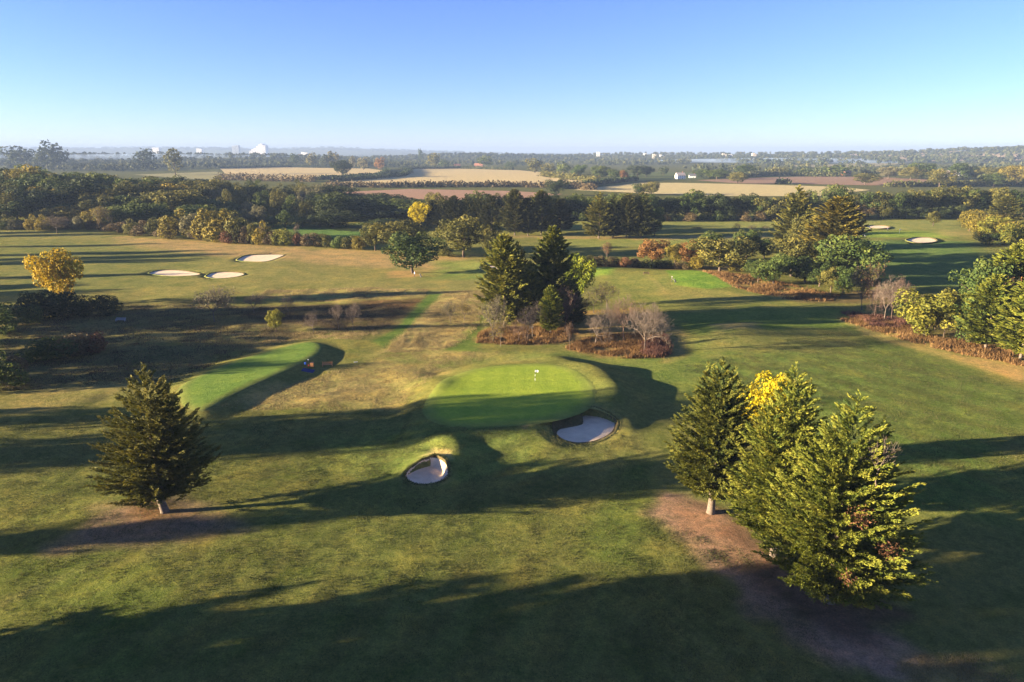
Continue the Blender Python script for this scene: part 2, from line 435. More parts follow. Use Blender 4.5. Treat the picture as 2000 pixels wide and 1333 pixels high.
ROUGH = (.128, .118, .048)
col = np.tile(np.array(ROUGH), (len(x), 1))
def paint(pts, c, soft=2.0, amt=1.0, warp=0.0, z=0.0, world=False):
    pg = np.asarray(pts) if world else poly(pts, z)
    lo, hi = pg.min(0) - soft * 2 - warp * 2, pg.max(0) + soft * 2 + warp * 2
    s = (x > lo[0]) & (x < hi[0]) & (y > lo[1]) & (y < hi[1])
    if not s.any(): return
    xs, ys = x[s], y[s]
    d = sdf(pg, xs, ys)
    if warp:
        d = d + warp * (vnoise(xs, ys, warp * 2.2 + 1, 21) + 0.5 * vnoise(xs, ys, warp * 0.9 + 0.5, 22))
    k = sstep(soft, -soft, d)[:, None] * amt
    col[s] = col[s] * (1 - k) + np.array(c) * k
STRAW = (.27, .20, .09); TAN = (.215, .17, .082); FAIR = (.105, .13, .042); DIRT = (.20, .125, .08); MULCH = (.11, .062, .055)
HEATH = (.115, .095, .052); REDHEATH = (.10, .058, .038); MOWN = (.095, .128, .038); PALEGREEN = (.15, .155, .058)
# far land beyond the course: muted pasture
D0 = np.hypot(x, y); k = sstep(430, 560, y)[:, None]
col[:] = col * (1 - k) + np.array((.085, .08, .04)) * k
# fairways
paint([(0, 450), (240, 458), (480, 478), (760, 492), (1000, 512), (1000, 590), (800, 575), (600, 560), (300, 590), (0, 600)], (.16, .138, .064), 6, 1, 4)
paint([(240, 462), (500, 480), (760, 492), (1000, 510), (1000, 528), (820, 530), (640, 515), (400, 500), (200, 480)], (.25, .165, .10), 7, .95, 5)
paint([(0, 470), (220, 470), (420, 505), (300, 560), (0, 580)], (.125, .122, .055), 8, .8, 5)
paint([(840, 508), (1000, 512), (1000, 545), (850, 545)], (.13, .155, .05), 5, .8, 3)
paint([(1140, 640), (1300, 700), (1600, 600), (1720, 655), (1800, 690), (2000, 760), (2000, 1000), (1800, 1000), (1300, 760)], FAIR, 5, .85, 4)
paint([(1160, 540), (1290, 530), (1430, 560), (1560, 590), (1650, 620), (1500, 640), (1250, 585), (1150, 580)], (.15, .145, .055), 5, .8, 3)
paint([(1280, 560), (1400, 572), (1560, 578), (1400, 590), (1270, 580)], (.19, .155, .07), 4, .6, 3)
paint([(1330, 615), (1640, 600), (1680, 650), (1500, 690), (1340, 660)], MOWN, 4, .9, 3)
paint([(1385, 640), (1475, 635), (1490, 655), (1400, 662)], (.19, .15, .095), 2.0, .8, 1.5)
paint([(1360, 665), (1640, 640), (1720, 665), (1650, 690), (1400, 695)], (.16, .135, .06), 3, .7, 3)
paint([(1680, 470), (1900, 470), (1940, 520), (1900, 560), (1720, 560)], (.085, .125, .05), 6, .9, 0)
paint([(1660, 428), (1880, 428), (1880, 450), (1660, 450)], (.17, .165, .07), 5, .9, 0)
paint([(1690, 452), (1850, 452), (1870, 465), (1690, 464)], (.16, .20, .05), 4, 1, 0)
paint([(1820, 450), (1890, 452), (1900, 462), (1840, 462)], (.23, .18, .09), 4, .8, 0)
paint([(1100, 430), (1520, 428), (1520, 447), (1100, 447)], (.17, .165, .068), 5, .9, 0)
paint([(1080, 466), (1500, 463), (1500, 480), (1080, 484)], (.155, .155, .06), 3, .9, 0)
paint([(990, 460), (1300, 463), (1500, 460), (1500, 466), (1300, 469), (1060, 466), (990, 466)], (.24, .165, .10), 2, .8, 2)
paint([(540, 443), (780, 443), (760, 465), (600, 468)], (.08, .13, .05), 4, .9, 0)
# front ground: mottled dry and green turf
paint([(0, 900), (560, 870), (900, 960), (1250, 960), (1250, 1333), (0, 1333)], (.115, .112, .042), 6, .9, 5)
paint([(0, 1050), (350, 1060), (420, 1160), (250, 1333), (0, 1333)], (.095, .11, .036), 4, .7, 4)  # greener near rough, its colour also darkened to imitate lens falloff
paint([(480, 1020), (760, 960), (960, 1010), (860, 1160), (600, 1200)], (.125, .13, .045), 4, .7, 4)
paint([(1230, 900), (1290, 960), (1240, 1100), (1150, 1090)], (.10, .125, .038), 3, .7, 3)
paint([(640, 850), (830, 820), (1060, 850), (1060, 920), (860, 960), (640, 930)], (.12, .14, .048), 4, .8, 2)
paint([(1150, 870), (1270, 850), (1280, 900), (1140, 930)], (.16, .15, .06), 3, .7, 2)
# tan, thin grass between tee and green
paint([(430, 800), (560, 752), (640, 725), (760, 690), (920, 690), (1060, 690), (1000, 705), (880, 722), (820, 770), (800, 800), (560, 800)], TAN, 3, .95, 3)
paint([(470, 790), (600, 755), (720, 735), (740, 760), (600, 790)], (.25, .19, .10), 3, .8, 2)
paint([(760, 700), (880, 700), (1050, 690), (1240, 700), (1300, 720), (1200, 720), (1000, 700), (860, 720)], (.125, .14, .05), 3, .8, 2)
# heathy rough on the left
paint([(0, 600), (250, 590), (420, 588), (620, 600), (830, 580), (860, 600), (760, 660), (620, 655), (480, 690), (345, 752), (180, 760), (0, 770)], HEATH, 5, .95, 4)
paint([(230, 640), (380, 640), (470, 650), (400, 690), (300, 720), (220, 700)], (.10, .095, .05), 4, .7, 4)
paint([(470, 600), (650, 590), (830, 583), (800, 620), (700, 650), (560, 640), (480, 625)], (.085, .06, .042), 3, .85, 3)
paint([(700, 585), (840, 578), (800, 608), (720, 600)], REDHEATH, 2, .8, 2)
paint([(520, 565), (700, 560), (840, 565), (830, 583), (640, 590), (500, 585)], (.24, .19, .085), 3, .9, 3)
paint([(860, 570), (950, 568), (950, 585), (850, 588)], (.24, .19, .085), 3, .9, 3)
paint([(220, 655), (420, 640), (450, 648), (300, 668)], (.22, .165, .075), 2, .7, 2)
paint([(0, 770), (250, 740), (340, 760), (150, 800), (0, 810)], (.20, .155, .075), 3, .8, 3)
paint([(440, 650), (640, 645), (760, 650), (720, 668), (600, 662), (500, 672)], (.21, .165, .075), 2.5, .8, 2)
# straw strip with mown path
paint([(738, 690), (790, 650), (836, 600), (860, 585), (945, 575), (945, 630), (915, 665), (860, 688)], (.29, .215, .11), 2, .95, 1.5)
paint([(850, 600), (940, 590), (930, 625), (840, 640)], (.16, .125, .06), 3, .7, 2)
paint([(728, 672), (775, 640), (838, 575), (862, 575), (800, 640), (752, 682)], (.08, .115, .036), 1.0, .98, 0.4)
paint([(870, 685), (905, 655), (935, 615), (950, 620), (935, 660), (930, 690)], (.085, .115, .036), 1.5, .9, 0.8)
# island of long grass under the middle trees
paint([(928, 668), (945, 645), (1000, 620), (1100, 610), (1250, 600), (1310, 640), (1310, 690), (1200, 700), (1130, 690), (1100, 672), (1020, 672)], (.20, .13, .065), 1.5, .95, 1.5)
paint([(1300, 640), (1335, 650), (1350, 675), (1335, 700), (1300, 708)], (.20, .15, .075), 1.5, .9, 1)
# right bank
paint([(1560, 590), (1700, 590), (1800, 640), (2000, 690), (2000, 640), (1750, 560), (1600, 575)], (.10, .068, .045), 3, .9, 2)
paint([(1640, 622), (1700, 640), (1790, 650), (1900, 680), (2000, 700), (2000, 752), (1900, 715), (1800, 690), (1700, 660)], STRAW, 1.5, .95, 1.2)
paint([(1850, 690), (2000, 715), (2000, 745), (1920, 718)], (.29, .175, .10), 2, .8, 1.5)
paint([(1400, 530), (1480, 545), (1560, 565), (1640, 585), (1560, 590), (1470, 572), (1430, 556)], (.26, .18, .08), 1.5, .95, 1)
paint([(1365, 531), (1420, 546), (1450, 562), (1436, 563), (1405, 548)], (.36, .29, .16), .8, .95, 0.3)
paint([(1300, 530), (1362, 530), (1430, 562), (1380, 566), (1320, 560)], (.125, .19, .042), 1.2, .95, 0.4)
paint([(1150, 530), (1200, 530), (1190, 540), (1150, 543)], (.16, .22, .045), 2, .9, 0)
paint([(1150, 520), (1400, 518), (1500, 528), (1400, 532), (1150, 528)], (.11, .075, .05), 1.5, .9, 1)
# bare earth under the cypresses
paint([(1262, 985), (1300, 960), (1400, 985), (1480, 1060), (1560, 1150), (1700, 1220), (1850, 1290), (1960, 1340), (1720, 1340), (1600, 1270), (1480, 1190), (1400, 1110), (1320, 1050)], (.27, .155, .145), 1.6, .95, 1.4)
paint([(1330, 975), (1420, 990), (1480, 1050), (1620, 1110), (1760, 1200), (1700, 1250), (1560, 1200), (1450, 1100), (1370, 1040)], MULCH, 1.6, .85, 1.4)
paint([(1290, 975), (1350, 970), (1440, 1050), (1500, 1095), (1420, 1090), (1320, 1030)], (.24, .135, .115), 1.2, .8, 1.2)
paint([(1740, 1280), (1900, 1290), (2000, 1340), (1800, 1340)], (.24, .18, .075), 2, .8, 1.5)
paint([(110, 1075), (190, 1000), (280, 975), (400, 985), (430, 1010), (470, 1040), (330, 1075), (200, 1085)], (.23, .14, .125), 2, .9, 1.6)
paint([(255, 985), (320, 985), (380, 1005), (300, 1020), (240, 1010)], (.17, .095, .06), 1.2, .8, 1)
paint([(755, 530), (815, 528), (820, 541), (760, 543)], (.28, .17, .10), 2, .8, 1)
# collar and worn lips
paint(GREEN_BANK, (.135, .14, .05), 3.0, 1, 1, world=True)
for b in BUNKERS[:2]:
    rim = b['c'] + (b['rim'] - b['c']) * 1.16
    paint(rim, (.17, .15, .07), .8, .8, .5, world=True)
paint([(820, 888), (850, 876), (885, 882), (880, 898), (860, 888), (835, 892)], (.34, .27, .16), .7, .9, .4, z=.8)
paint([(1060, 812), (1085, 806), (1080, 815), (1062, 820)], (.30, .23, .12), .6, .8, .4, z=.5)
paint([(1018, 838), (1036, 836), (1026, 848)], (.26, .18, .12), .4, .8, .2, z=.5)

def track(pts, w, c, amt):
    ln = poly(pts)
    lo, hi = ln.min(0) - 3, ln.max(0) + 3
    s = (x > lo[0]) & (x < hi[0]) & (y > lo[1]) & (y < hi[1]); xs, ys = x[s], y[s]
    d = np.full(xs.shape, 1e9)
    for a, b in zip(ln[:-1], ln[1:]):
        e = b - a; t = np.clip(((xs - a[0]) * e[0] + (ys - a[1]) * e[1]) / (e @ e), 0, 1)
        d = np.minimum(d, np.hypot(xs - a[0] - t * e[0], ys - a[1] - t * e[1]))
    k = (np.exp(-(d / w) ** 2) * amt * (.7 + .3 * vnoise(xs, ys, 2.5, 51)))[:, None]
    col[s] = col[s] * (1 - k) + np.array(c) * k
DARKG = (.05, .062, .022)
track([(905, 712), (850, 730), (810, 760), (797, 790), (795, 830), (770, 870), (730, 890)], .45, DARKG, .6)
track([(600, 880), (640, 930), (610, 1040), (560, 1120), (500, 1190)], .5, DARKG, .45)
track([(1022, 842), (1040, 870), (1060, 905)], .45, (.08, .095, .03), .7)
track([(590, 905), (660, 890), (760, 850)], .4, (.075, .085, .03), .5)
track([(0, 1180), (160, 1110), (330, 1090)], .8, (.17, .145, .07), .5)
track([(1340, 730), (1500, 720), (1700, 770), (2000, 860)], 1.2, (.09, .105, .036), .5)
track([(1290, 650), (1345, 672), (1340, 705), (1290, 722), (1200, 712)], .6, (.08, .10, .034), .6)
track([(940, 690), (1100, 696), (1290, 722)], .7, (.085, .11, .036), .5)
track([(240, 745), (120, 790), (0, 815)], 1.0, (.21, .165, .08), .5)
track([(1045, 560), (1010, 575), (960, 572)], 1.0, (.2, .17, .08), .5)
track([(1265, 545), (1290, 560), (1300, 575)], .8, (.24, .18, .09), .6)
# mower passes on the right-hand and left fairways
def passes(pts, a, b, width, amp, soft):
    pg = poly(pts); lo, hi = pg.min(0), pg.max(0)
    s = (x > lo[0]) & (x < hi[0]) & (y > lo[1]) & (y < hi[1]); xs, ys = x[s], y[s]
    q = sstep(soft, -soft, sdf(pg, xs, ys)); dv = unit(P(*b) - P(*a)); u = -dv[1] * xs + dv[0] * ys + .6 * vnoise(xs, ys, 9, 52)
    st = np.clip(np.sin(u * math.pi / width) * 3, -1, 1)
    col[s] = col[s] * (1 + (amp * q * st)[:, None] * np.array((.7, 1, .7)))
passes([(1320, 740), (1640, 650), (2000, 780), (2000, 1010), (1700, 900)], (1400, 700), (2000, 880), 3.2, .10, 4)
passes([(820, 545), (1000, 545), (1000, 515), (840, 515)], (840, 545), (1000, 520), 4, .06, 3)
passes([(900, 840), (1060, 850), (1100, 960), (860, 960), (700, 900)], (700, 960), (1000, 850), 2.2, .07, 3)
passes([(0, 1100), (600, 1080), (1200, 1090), (1200, 1340), (0, 1340)], (300, 1333), (760, 960), 2.8, .07, 4)
col *= np.array((1.24, 1.34, .95))      # dry autumn turf
nxp, nyp = len(GX), len(GY)
idx = np.arange(nxp * nyp).reshape(nyp, nxp)
gf = np.stack([idx[:-1, :-1], idx[:-1, 1:], idx[1:, 1:], idx[1:, :-1]], -1).reshape(-1, 4)
GRASS = grass_material('turf', attr='ground')
ground = mesh_obj('ground', np.c_[x, y, Z], gf, GRASS, attr=col, smooth=True)
tag(ground, kind='structure')

# mown sheets: putting green and teeing ground, laid on the land
def sheet(name, outline, m, lift, inner, edge, rings=26, blend=(1.4, 3.2)):
    c = outline.mean(0); n = len(outline); V = []; F = []
    for r in range(rings, 0, -1):
        p = c + (outline - c) * (r / rings)
        V.append(np.c_[p, land(p[:, 0], p[:, 1]) + (lift if r < rings else -0.05)])
    V.append(np.array([[c[0], c[1], land1(c) + lift]]))
    for r in range(rings - 1):
        for j in range(n):
            F.append((r * n + j, r * n + (j + 1) % n, (r + 1) * n + (j + 1) % n, (r + 1) * n + j))
    k = (rings - 1) * n
    for j in range(n):
        F.append((k + j, k + (j + 1) % n, rings * n))
    V = np.concatenate(V)
    d = -sdf(outline, V[:, 0], V[:, 1]) + .35 * vnoise(V[:, 0], V[:, 1], 1.7, 41)
    q = sstep(*blend, d)[:, None]; q0 = sstep(0.0, blend[0], d)[:, None]
    mid_ = np.array(edge) * .55 + np.array(inner) * .45
    cc = (np.array(edge) * (1 - q0) + mid_ * q0) * (1 - q) + np.array(inner) * q
    return mesh_obj(name, V, F, m, attr=cc, smooth=True)
GREEN_M = grass_material('putting_green', attr='ground', bump=0.35, fine=0.4, stripes=0.75)
TEE_M = grass_material('tee_turf', attr='ground', bump=0.5, fine=0.55, stripes=0.35)
COLLAR = (.167, .187, .05)
PUTT_S = PUTT.mean(0) + (PUTT - PUTT.mean(0)) * 1.1
TEE_S = TEE.mean(0) + (TEE - TEE.mean(0)) * 1.04
tag(sheet('putting_green', PUTT_S, GREEN_M, 0.05, (.245, .315, .042), COLLAR), 'bright green putting green with a white flag', kind='structure')
tag(sheet('teeing_ground', TEE_S, TEE_M, 0.05, (.14, .215, .045), (.15, .15, .05), blend=(.9, 2.6)), 'raised mown tee beside the wooden bench', kind='structure')

# ------------------------------------------------------------------ bunkers
SAND = None
def sand_material():
    m, nt, b = mat('sand')
    geo = N(nt, 'ShaderNodeNewGeometry'); pos = geo.outputs['Position']
    n1 = noise(nt, 0.7, 5, 0.6, pos); n2 = noise(nt, 9, 4, 0.7, pos)
    r = ramp(nt, n1.outputs['Fac'], [(0.3, (.70, .53, .34)), (0.7, (.84, .66, .44))])
    c = mixc(nt, 'MULTIPLY', 0.5, r.outputs[0], ramp(nt, n2.outputs['Fac'], [(0.3, (.8, .8, .8)), (0.7, (1.1, 1.1, 1.1))]).outputs[0])
    nt.links.new(c, b.inputs['Base Color']); b.inputs['Roughness'].default_value = 1; b.inputs['Specular IOR Level'].default_value = 0
    bp = N(nt, 'ShaderNodeBump'); bp.inputs['Distance'].default_value = 0.10
    nt.links.new(n2.outputs['Fac'], bp.inputs['Height']); nt.links.new(bp.outputs[0], b.inputs['Normal'])
    return m
SAND = sand_material()
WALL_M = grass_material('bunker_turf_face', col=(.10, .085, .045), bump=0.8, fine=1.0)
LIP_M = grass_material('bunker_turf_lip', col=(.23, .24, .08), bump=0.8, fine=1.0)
BL = {
    'front_left': 'deep sand bunker with a sunlit right wall in front of the green',
    'front_right': 'heart-shaped sand bunker with a dark turf face beside the green',
    'mid_a': 'long pale bunker, leftmost of the pair below the scrub hedge',
    'mid_b': 'small shaded bunker next to the long pale one',
    'mid_c': 'half sunlit bunker near the scrub hedge, above the other two',
    'mid_d': 'small grey bunker behind the tall middle conifers',
    'far_a': 'grey bunker in the shaded far right fairway',
    'far_b': 'bright sunlit oval bunker by the distant golfers',
    'far_c': 'tiny golden bunker at the edge of the far green',
}
for b in BUNKERS:
    rim, c, n = b['rim'], b['c'], len(b['rim'])
    zr = b['rz'] if 'rim3' in b else np.maximum(land(rim[:, 0], rim[:, 1]), b['z'])
    jr = np.random.default_rng(5)
    th = thing('sand_bunker', BL[b['key']], 'bunker', (c[0], c[1], 0), group='bunkers on the course')
    nrm = unit(rim - c)
    def ring(off, z, jit=0.0):
        p = rim - nrm * off
        p = p + jr.normal(0, jit, p.shape)
        return np.c_[p - c, z]
    floor = b['fz'] if 'rim3' in b else (zr.mean() - b['dep'])
    far_wall = b.get('wall', .5)
    jj = np.repeat(jr.normal(0, .05, n // 4 + 1), 4)[:n]
    rings = [ring(-0.55, zr - 0.12), ring(-0.25, zr + 0.05, .02), ring(0.0, zr + 0.07, .03), ring(0.10, zr - 0.05 + jj, .03), ring(0.22, zr * 0.55 + floor * 0.45, .04), ring(far_wall * .8, zr * 0.12 + floor * 0.88, .03), ring(far_wall, floor + 0.05 + 0 * zr, .03)]
    def loft(name, rs, m, cap=False):
        V = np.concatenate(rs); F = []
        for r in range(len(rs) - 1):
            for j in range(n):
                F.append((r * n + j, r * n + (j + 1) % n, (r + 1) * n + (j + 1) % n, (r + 1) * n + j))
        if cap:
            V = np.concatenate([V, [[0, 0, rs[-1][:, 2].mean()]]]); k = (len(rs) - 1) * n
            for j in range(n): F.append((k + j, k + (j + 1) % n, len(V) - 1))
        return mesh_obj(name, V, F, m, th, smooth=True)
    if 'rim3' in b:
        # worn lip, undercut turf face, sand floor with its own outline
        sp = b['sandpg']; dirn = unit(rim - sp)
        def mixring(q, z, jit=.0):
            return np.c_[rim + (sp - rim) * q - c + jr.normal(0, jit, (n, 2)), z]
        hgt = zr - floor
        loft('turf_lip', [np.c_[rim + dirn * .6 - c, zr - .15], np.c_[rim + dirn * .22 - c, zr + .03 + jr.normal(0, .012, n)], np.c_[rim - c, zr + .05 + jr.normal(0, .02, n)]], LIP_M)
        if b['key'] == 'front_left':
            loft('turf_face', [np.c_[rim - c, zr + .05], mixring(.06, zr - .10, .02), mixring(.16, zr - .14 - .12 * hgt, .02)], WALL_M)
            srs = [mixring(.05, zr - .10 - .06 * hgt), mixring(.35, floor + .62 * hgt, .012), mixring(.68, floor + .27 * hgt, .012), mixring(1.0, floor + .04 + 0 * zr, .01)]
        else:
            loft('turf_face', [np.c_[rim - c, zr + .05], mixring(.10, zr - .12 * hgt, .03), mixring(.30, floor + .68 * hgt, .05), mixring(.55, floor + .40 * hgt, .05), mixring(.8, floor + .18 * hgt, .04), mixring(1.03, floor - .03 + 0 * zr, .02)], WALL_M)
            srs = [mixring(.97, floor + .06 + 0 * zr)]
        inner = sp
    else:
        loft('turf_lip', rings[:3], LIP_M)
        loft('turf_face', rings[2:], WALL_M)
        srs = [ring(far_wall - .06, floor + 0.08 + 0 * zr)]
        inner = rim - nrm * far_wall
    if 'rim3' in b:
        kq = 1500; j0 = jr.integers(0, n, kq); u_ = jr.random(kq)[:, None]
        p0 = (rim[j0] * (1 - u_) + rim[(j0 + 1) % n] * u_) + dirn[j0] * jr.uniform(-.06, .5, (kq, 1)); z0 = zr[j0] + .02
        d_ = unit(np.c_[-dirn[j0] * .35 + jr.normal(0, .5, (kq, 2)), np.full(kq, .8)]); l_ = jr.uniform(.08, .26, kq)
        v_, f_, a_ = cards(np.c_[p0 - c, z0], d_, l_, l_ * .3, unit(jr.normal(size=(kq, 3))), np.clip(jr.normal(.5, .2, kq), 0, 1))
        mesh_obj('grass_fringe', v_, f_, LEAF['turf'], th, attr=a_)
    base_z = srs[-1][:, 2]
    for k in (0.8, 0.6, 0.4, 0.2):
        p = (inner - c) * k
        srs.append(np.c_[p, floor + (base_z - floor) * k ** 2.2 + jr.normal(0, .015, n)])
    loft('sand', srs, SAND, cap=True)

# ------------------------------------------------------------------ tree makers (unit trees: 1 high, 1 wide)
def trunk_vf(seed, H=1.0, r0=0.022, top=0.6, lean=0.02, limbs=5, crown=0.4, clear=0.25, n=7):
    r = np.random.default_rng(seed); parts = []
    k = 6
    pts = [(0, 0, -0.02), (0, 0, .012)]; rad = [r0 * 1.45, r0 * 1.12]
    ph = r.uniform(0, 6.3)
    for i in range(1, k + 1):
        t = i / k
        pts.append((lean * t * math.cos(ph) + r.normal(0, .006), lean * t * math.sin(ph) + r.normal(0, .006), top * t))
        rad.append(r0 * (1.12 if i == 1 and False else 1.05 - 0.75 * t))
    parts.append(tube_vf(pts, rad, n))
    for j in range(limbs):
        z = clear + (top - clear) * (j + .3) / limbs
        az = j * 2.4 + r.uniform(-.4, .4)
        L = crown * r.uniform(.6, .95)
        p0 = np.array([0, 0, z]); p1 = p0 + np.array([math.cos(az) * L * .5, math.sin(az) * L * .5, L * .42]); p2 = p0 + np.array([math.cos(az) * L * .9, math.sin(az) * L * .9, L * .65])
        rr = r0 * (.5 - .2 * j / limbs)
        parts.append(tube_vf([p0, p1, p2], [rr, rr * .65, rr * .25], 5))
    return join_vf(parts)

def lobes_cards(lobes, ncards, size, seed, spread=0.75, squash=1.0):
    """leaf cards over the surfaces of many small lobes"""
    r = np.random.default_rng(seed)
    lobes = np.asarray(lobes, float)
    w = lobes[:, 3] ** 2; w /= w.sum()
    which = r.choice(len(lobes), int(ncards * 1.5), p=w)
    d = unit(r.normal(size=(len(which), 3)))
    c = lobes[which, :3]; rad = lobes[which, 3:4]
    pos = c + d * rad * r.uniform(0.72, 1.06, (len(which), 1)) * np.array([1, 1, squash])
    # drop what lies deep inside another lobe
    keep = np.ones(len(pos), bool)
    for L in lobes:
        q = np.linalg.norm((pos - L[:3]) / np.array([1, 1, squash]), axis=1)
        keep &= q > L[3] * 0.62
    pos, d, which = pos[keep][:ncards], d[keep][:ncards], which[keep][:ncards]
    n = len(pos)
    lobe_t = r.normal(0, 0.13, len(lobes))[which]
    dirv = unit(np.cross(d, r.normal(size=(n, 3))) + d * spread * r.uniform(-.2, 1, (n, 1)))
    nr = unit(d + r.normal(0, .55, (n, 3)))
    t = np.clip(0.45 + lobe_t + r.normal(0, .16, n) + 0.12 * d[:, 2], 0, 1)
    s = size * r.uniform(.6, 1.35, n)
    return cards(pos - dirv * s[:, None] * .5, dirv, s, s * r.uniform(.55, .85, n), nr, t)

def broad(seed, clear=.18, nl=26, ncards=2600, size=.05, lob=(.13, .22), flat=1.0, taper=0.0):
    r = np.random.default_rng(seed); L = []
    cz, hz = (1 + clear) / 2, (1 - clear) / 2
    for i in range(nl):
        d = unit(r.normal(size=3)); rad = r.uniform(*lob)
        q = r.uniform(.5, 1.12) if i > 6 else r.uniform(0, .4)
        zz = d[2] * q
        wid = 1 - taper * max(0, zz) - 0.25 * max(0, -zz)
        p = np.array([d[0] * q * (.5 - rad * .8) * wid * flat, d[1] * q * (.5 - rad * .8) * wid, cz + zz * (hz - rad * .8)])
        L.append((*p, rad))
    return lobes_cards(L, ncards, size, seed + 100)

def bush(seed, nl=14, ncards=1500, size=.07):
    r = np.random.default_rng(seed); L = []
    for i in range(nl):
        a = r.uniform(0, 6.28); q = math.sqrt(r.random()) * .36; rad = r.uniform(.14, .25)
        L.append((math.cos(a) * q, math.sin(a) * q, rad * .6 + r.random() ** .8 * (1 - 1.5 * rad) * (1 - (q / .5) ** 2), rad))
    return lobes_cards(L, ncards, size, seed + 100)

def conifer_cards(seed, H, Rm, nb=300, t0=.09, prof='egg', leaders=((0, 0, 1.0, 1.0),), spray=.5, per=11, gold=0.0, ragged=.2, dens=1.0, elev=14, expo=1.75, skirt=.74):
    r = np.random.default_rng(seed)
    PO, DI, LE, WI, NR, TI = [], [], [], [], [], []
    for (lx, ly, hs, rs) in leaders:
        h = H * hs; nbl = int(nb * rs)
        for i in range(nbl):
            q = (i + r.random()) / nbl
            t = t0 + (1 - t0) * (1 - (1 - q) ** 0.62) if prof != 'col' else t0 + (1 - t0) * q
            tt = (t - t0) / (1 - t0)
            if prof == 'egg':
                pr = min(1.0, (skirt + 1.6 * tt)) * (1 - tt ** expo) ** .9
            elif prof == 'cone':
                pr = min(1.0, (.75 + 2.2 * tt)) * (1 - tt) ** .75
            elif prof == 'col':
                pr = min(1.0, .55 + 2 * tt) * (1 - tt ** 3.2) ** .8
            L = max(.35, Rm * rs * pr * r.uniform(1 - 1.6 * ragged, 1 + .5 * ragged))
            az = i * 2.39996 + r.uniform(-.35, .35)
            el = R(elev + (52 - elev) * tt ** 1.2 + r.normal(0, 8))
            rise = math.tan(min(el, 1.2)) * L * .75
            tipz = min(t * h + L * .12, h * (1.0 + .01 * r.normal()))
            b0 = np.array([lx * (tt if lx else 1) , ly, max(.4, tipz - rise - .1 * L)])
            hd = np.array([math.cos(az), math.sin(az), 0])
            br_t = r.normal(0, .14)
            if ragged > .18 and r.random() < .10: continue
            npl = max(3, int((3 + L * 2.3) * dens))
            for s in np.linspace(.2, 1.0, npl) + r.uniform(-.04, .04, npl):
                base = b0 + hd * L * s * .9 + np.array([0, 0, rise * s + .1 * L * s * s])
                sa = az + r.choice([-1, 1]) * r.uniform(.1, .95) * (1.15 - s)
                plen = (.55 + .20 * L * (1.15 - s)) * r.uniform(.7, 1.3)
                pd = unit(np.array([math.cos(sa), math.sin(sa), .22 + .55 * tt + r.normal(0, .16)]))
                m = int(per * r.uniform(.8, 1.2))
                u = (np.arange(m) + r.random(m)) / m
                sid = unit(np.cross(pd, [0, 0, 1]))
                sg = np.where(np.arange(m) % 2 == 0, 1, -1)[:, None] * r.uniform(.25, .95, (m, 1)) * (1.1 - u[:, None])
                up = r.normal(.12, .28, (m, 1)) * np.array([0, 0, 1.0])
                d = unit(pd + sid * sg + up)
                PO.append(base + pd * plen * u[:, None] * .8 + r.normal(0, .05, (m, 3)))
                DI.append(d); ln = spray * r.uniform(.7, 1.25, m) * (1.05 - .35 * u)
                LE.append(ln); WI.append(ln * r.uniform(.24, .38, m))
                NR.append(unit(np.array([0, 0, .45]) + hd * .25 + r.normal(0, .75, (m, 3))))
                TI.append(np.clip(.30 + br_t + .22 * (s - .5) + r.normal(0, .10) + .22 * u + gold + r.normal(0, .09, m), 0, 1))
        # leader shoot
        m = 26; u = r.random(m)
        zt = h * (0.94 + .075 * u)
        PO.append(np.c_[lx + r.normal(0, .07, m), ly + r.normal(0, .07, m), zt])
        a = r.uniform(0, 6.28, m); DI.append(unit(np.c_[np.cos(a) * .55, np.sin(a) * .55, np.full(m, .9)]))
        LE.append(np.full(m, spray * .9)); WI.append(np.full(m, spray * .3)); NR.append(unit(r.normal(size=(m, 3)))); TI.append(np.full(m, .62))
    return cards(np.concatenate(PO), np.concatenate(DI), np.concatenate(LE), np.concatenate(WI), np.concatenate(NR), np.concatenate(TI))

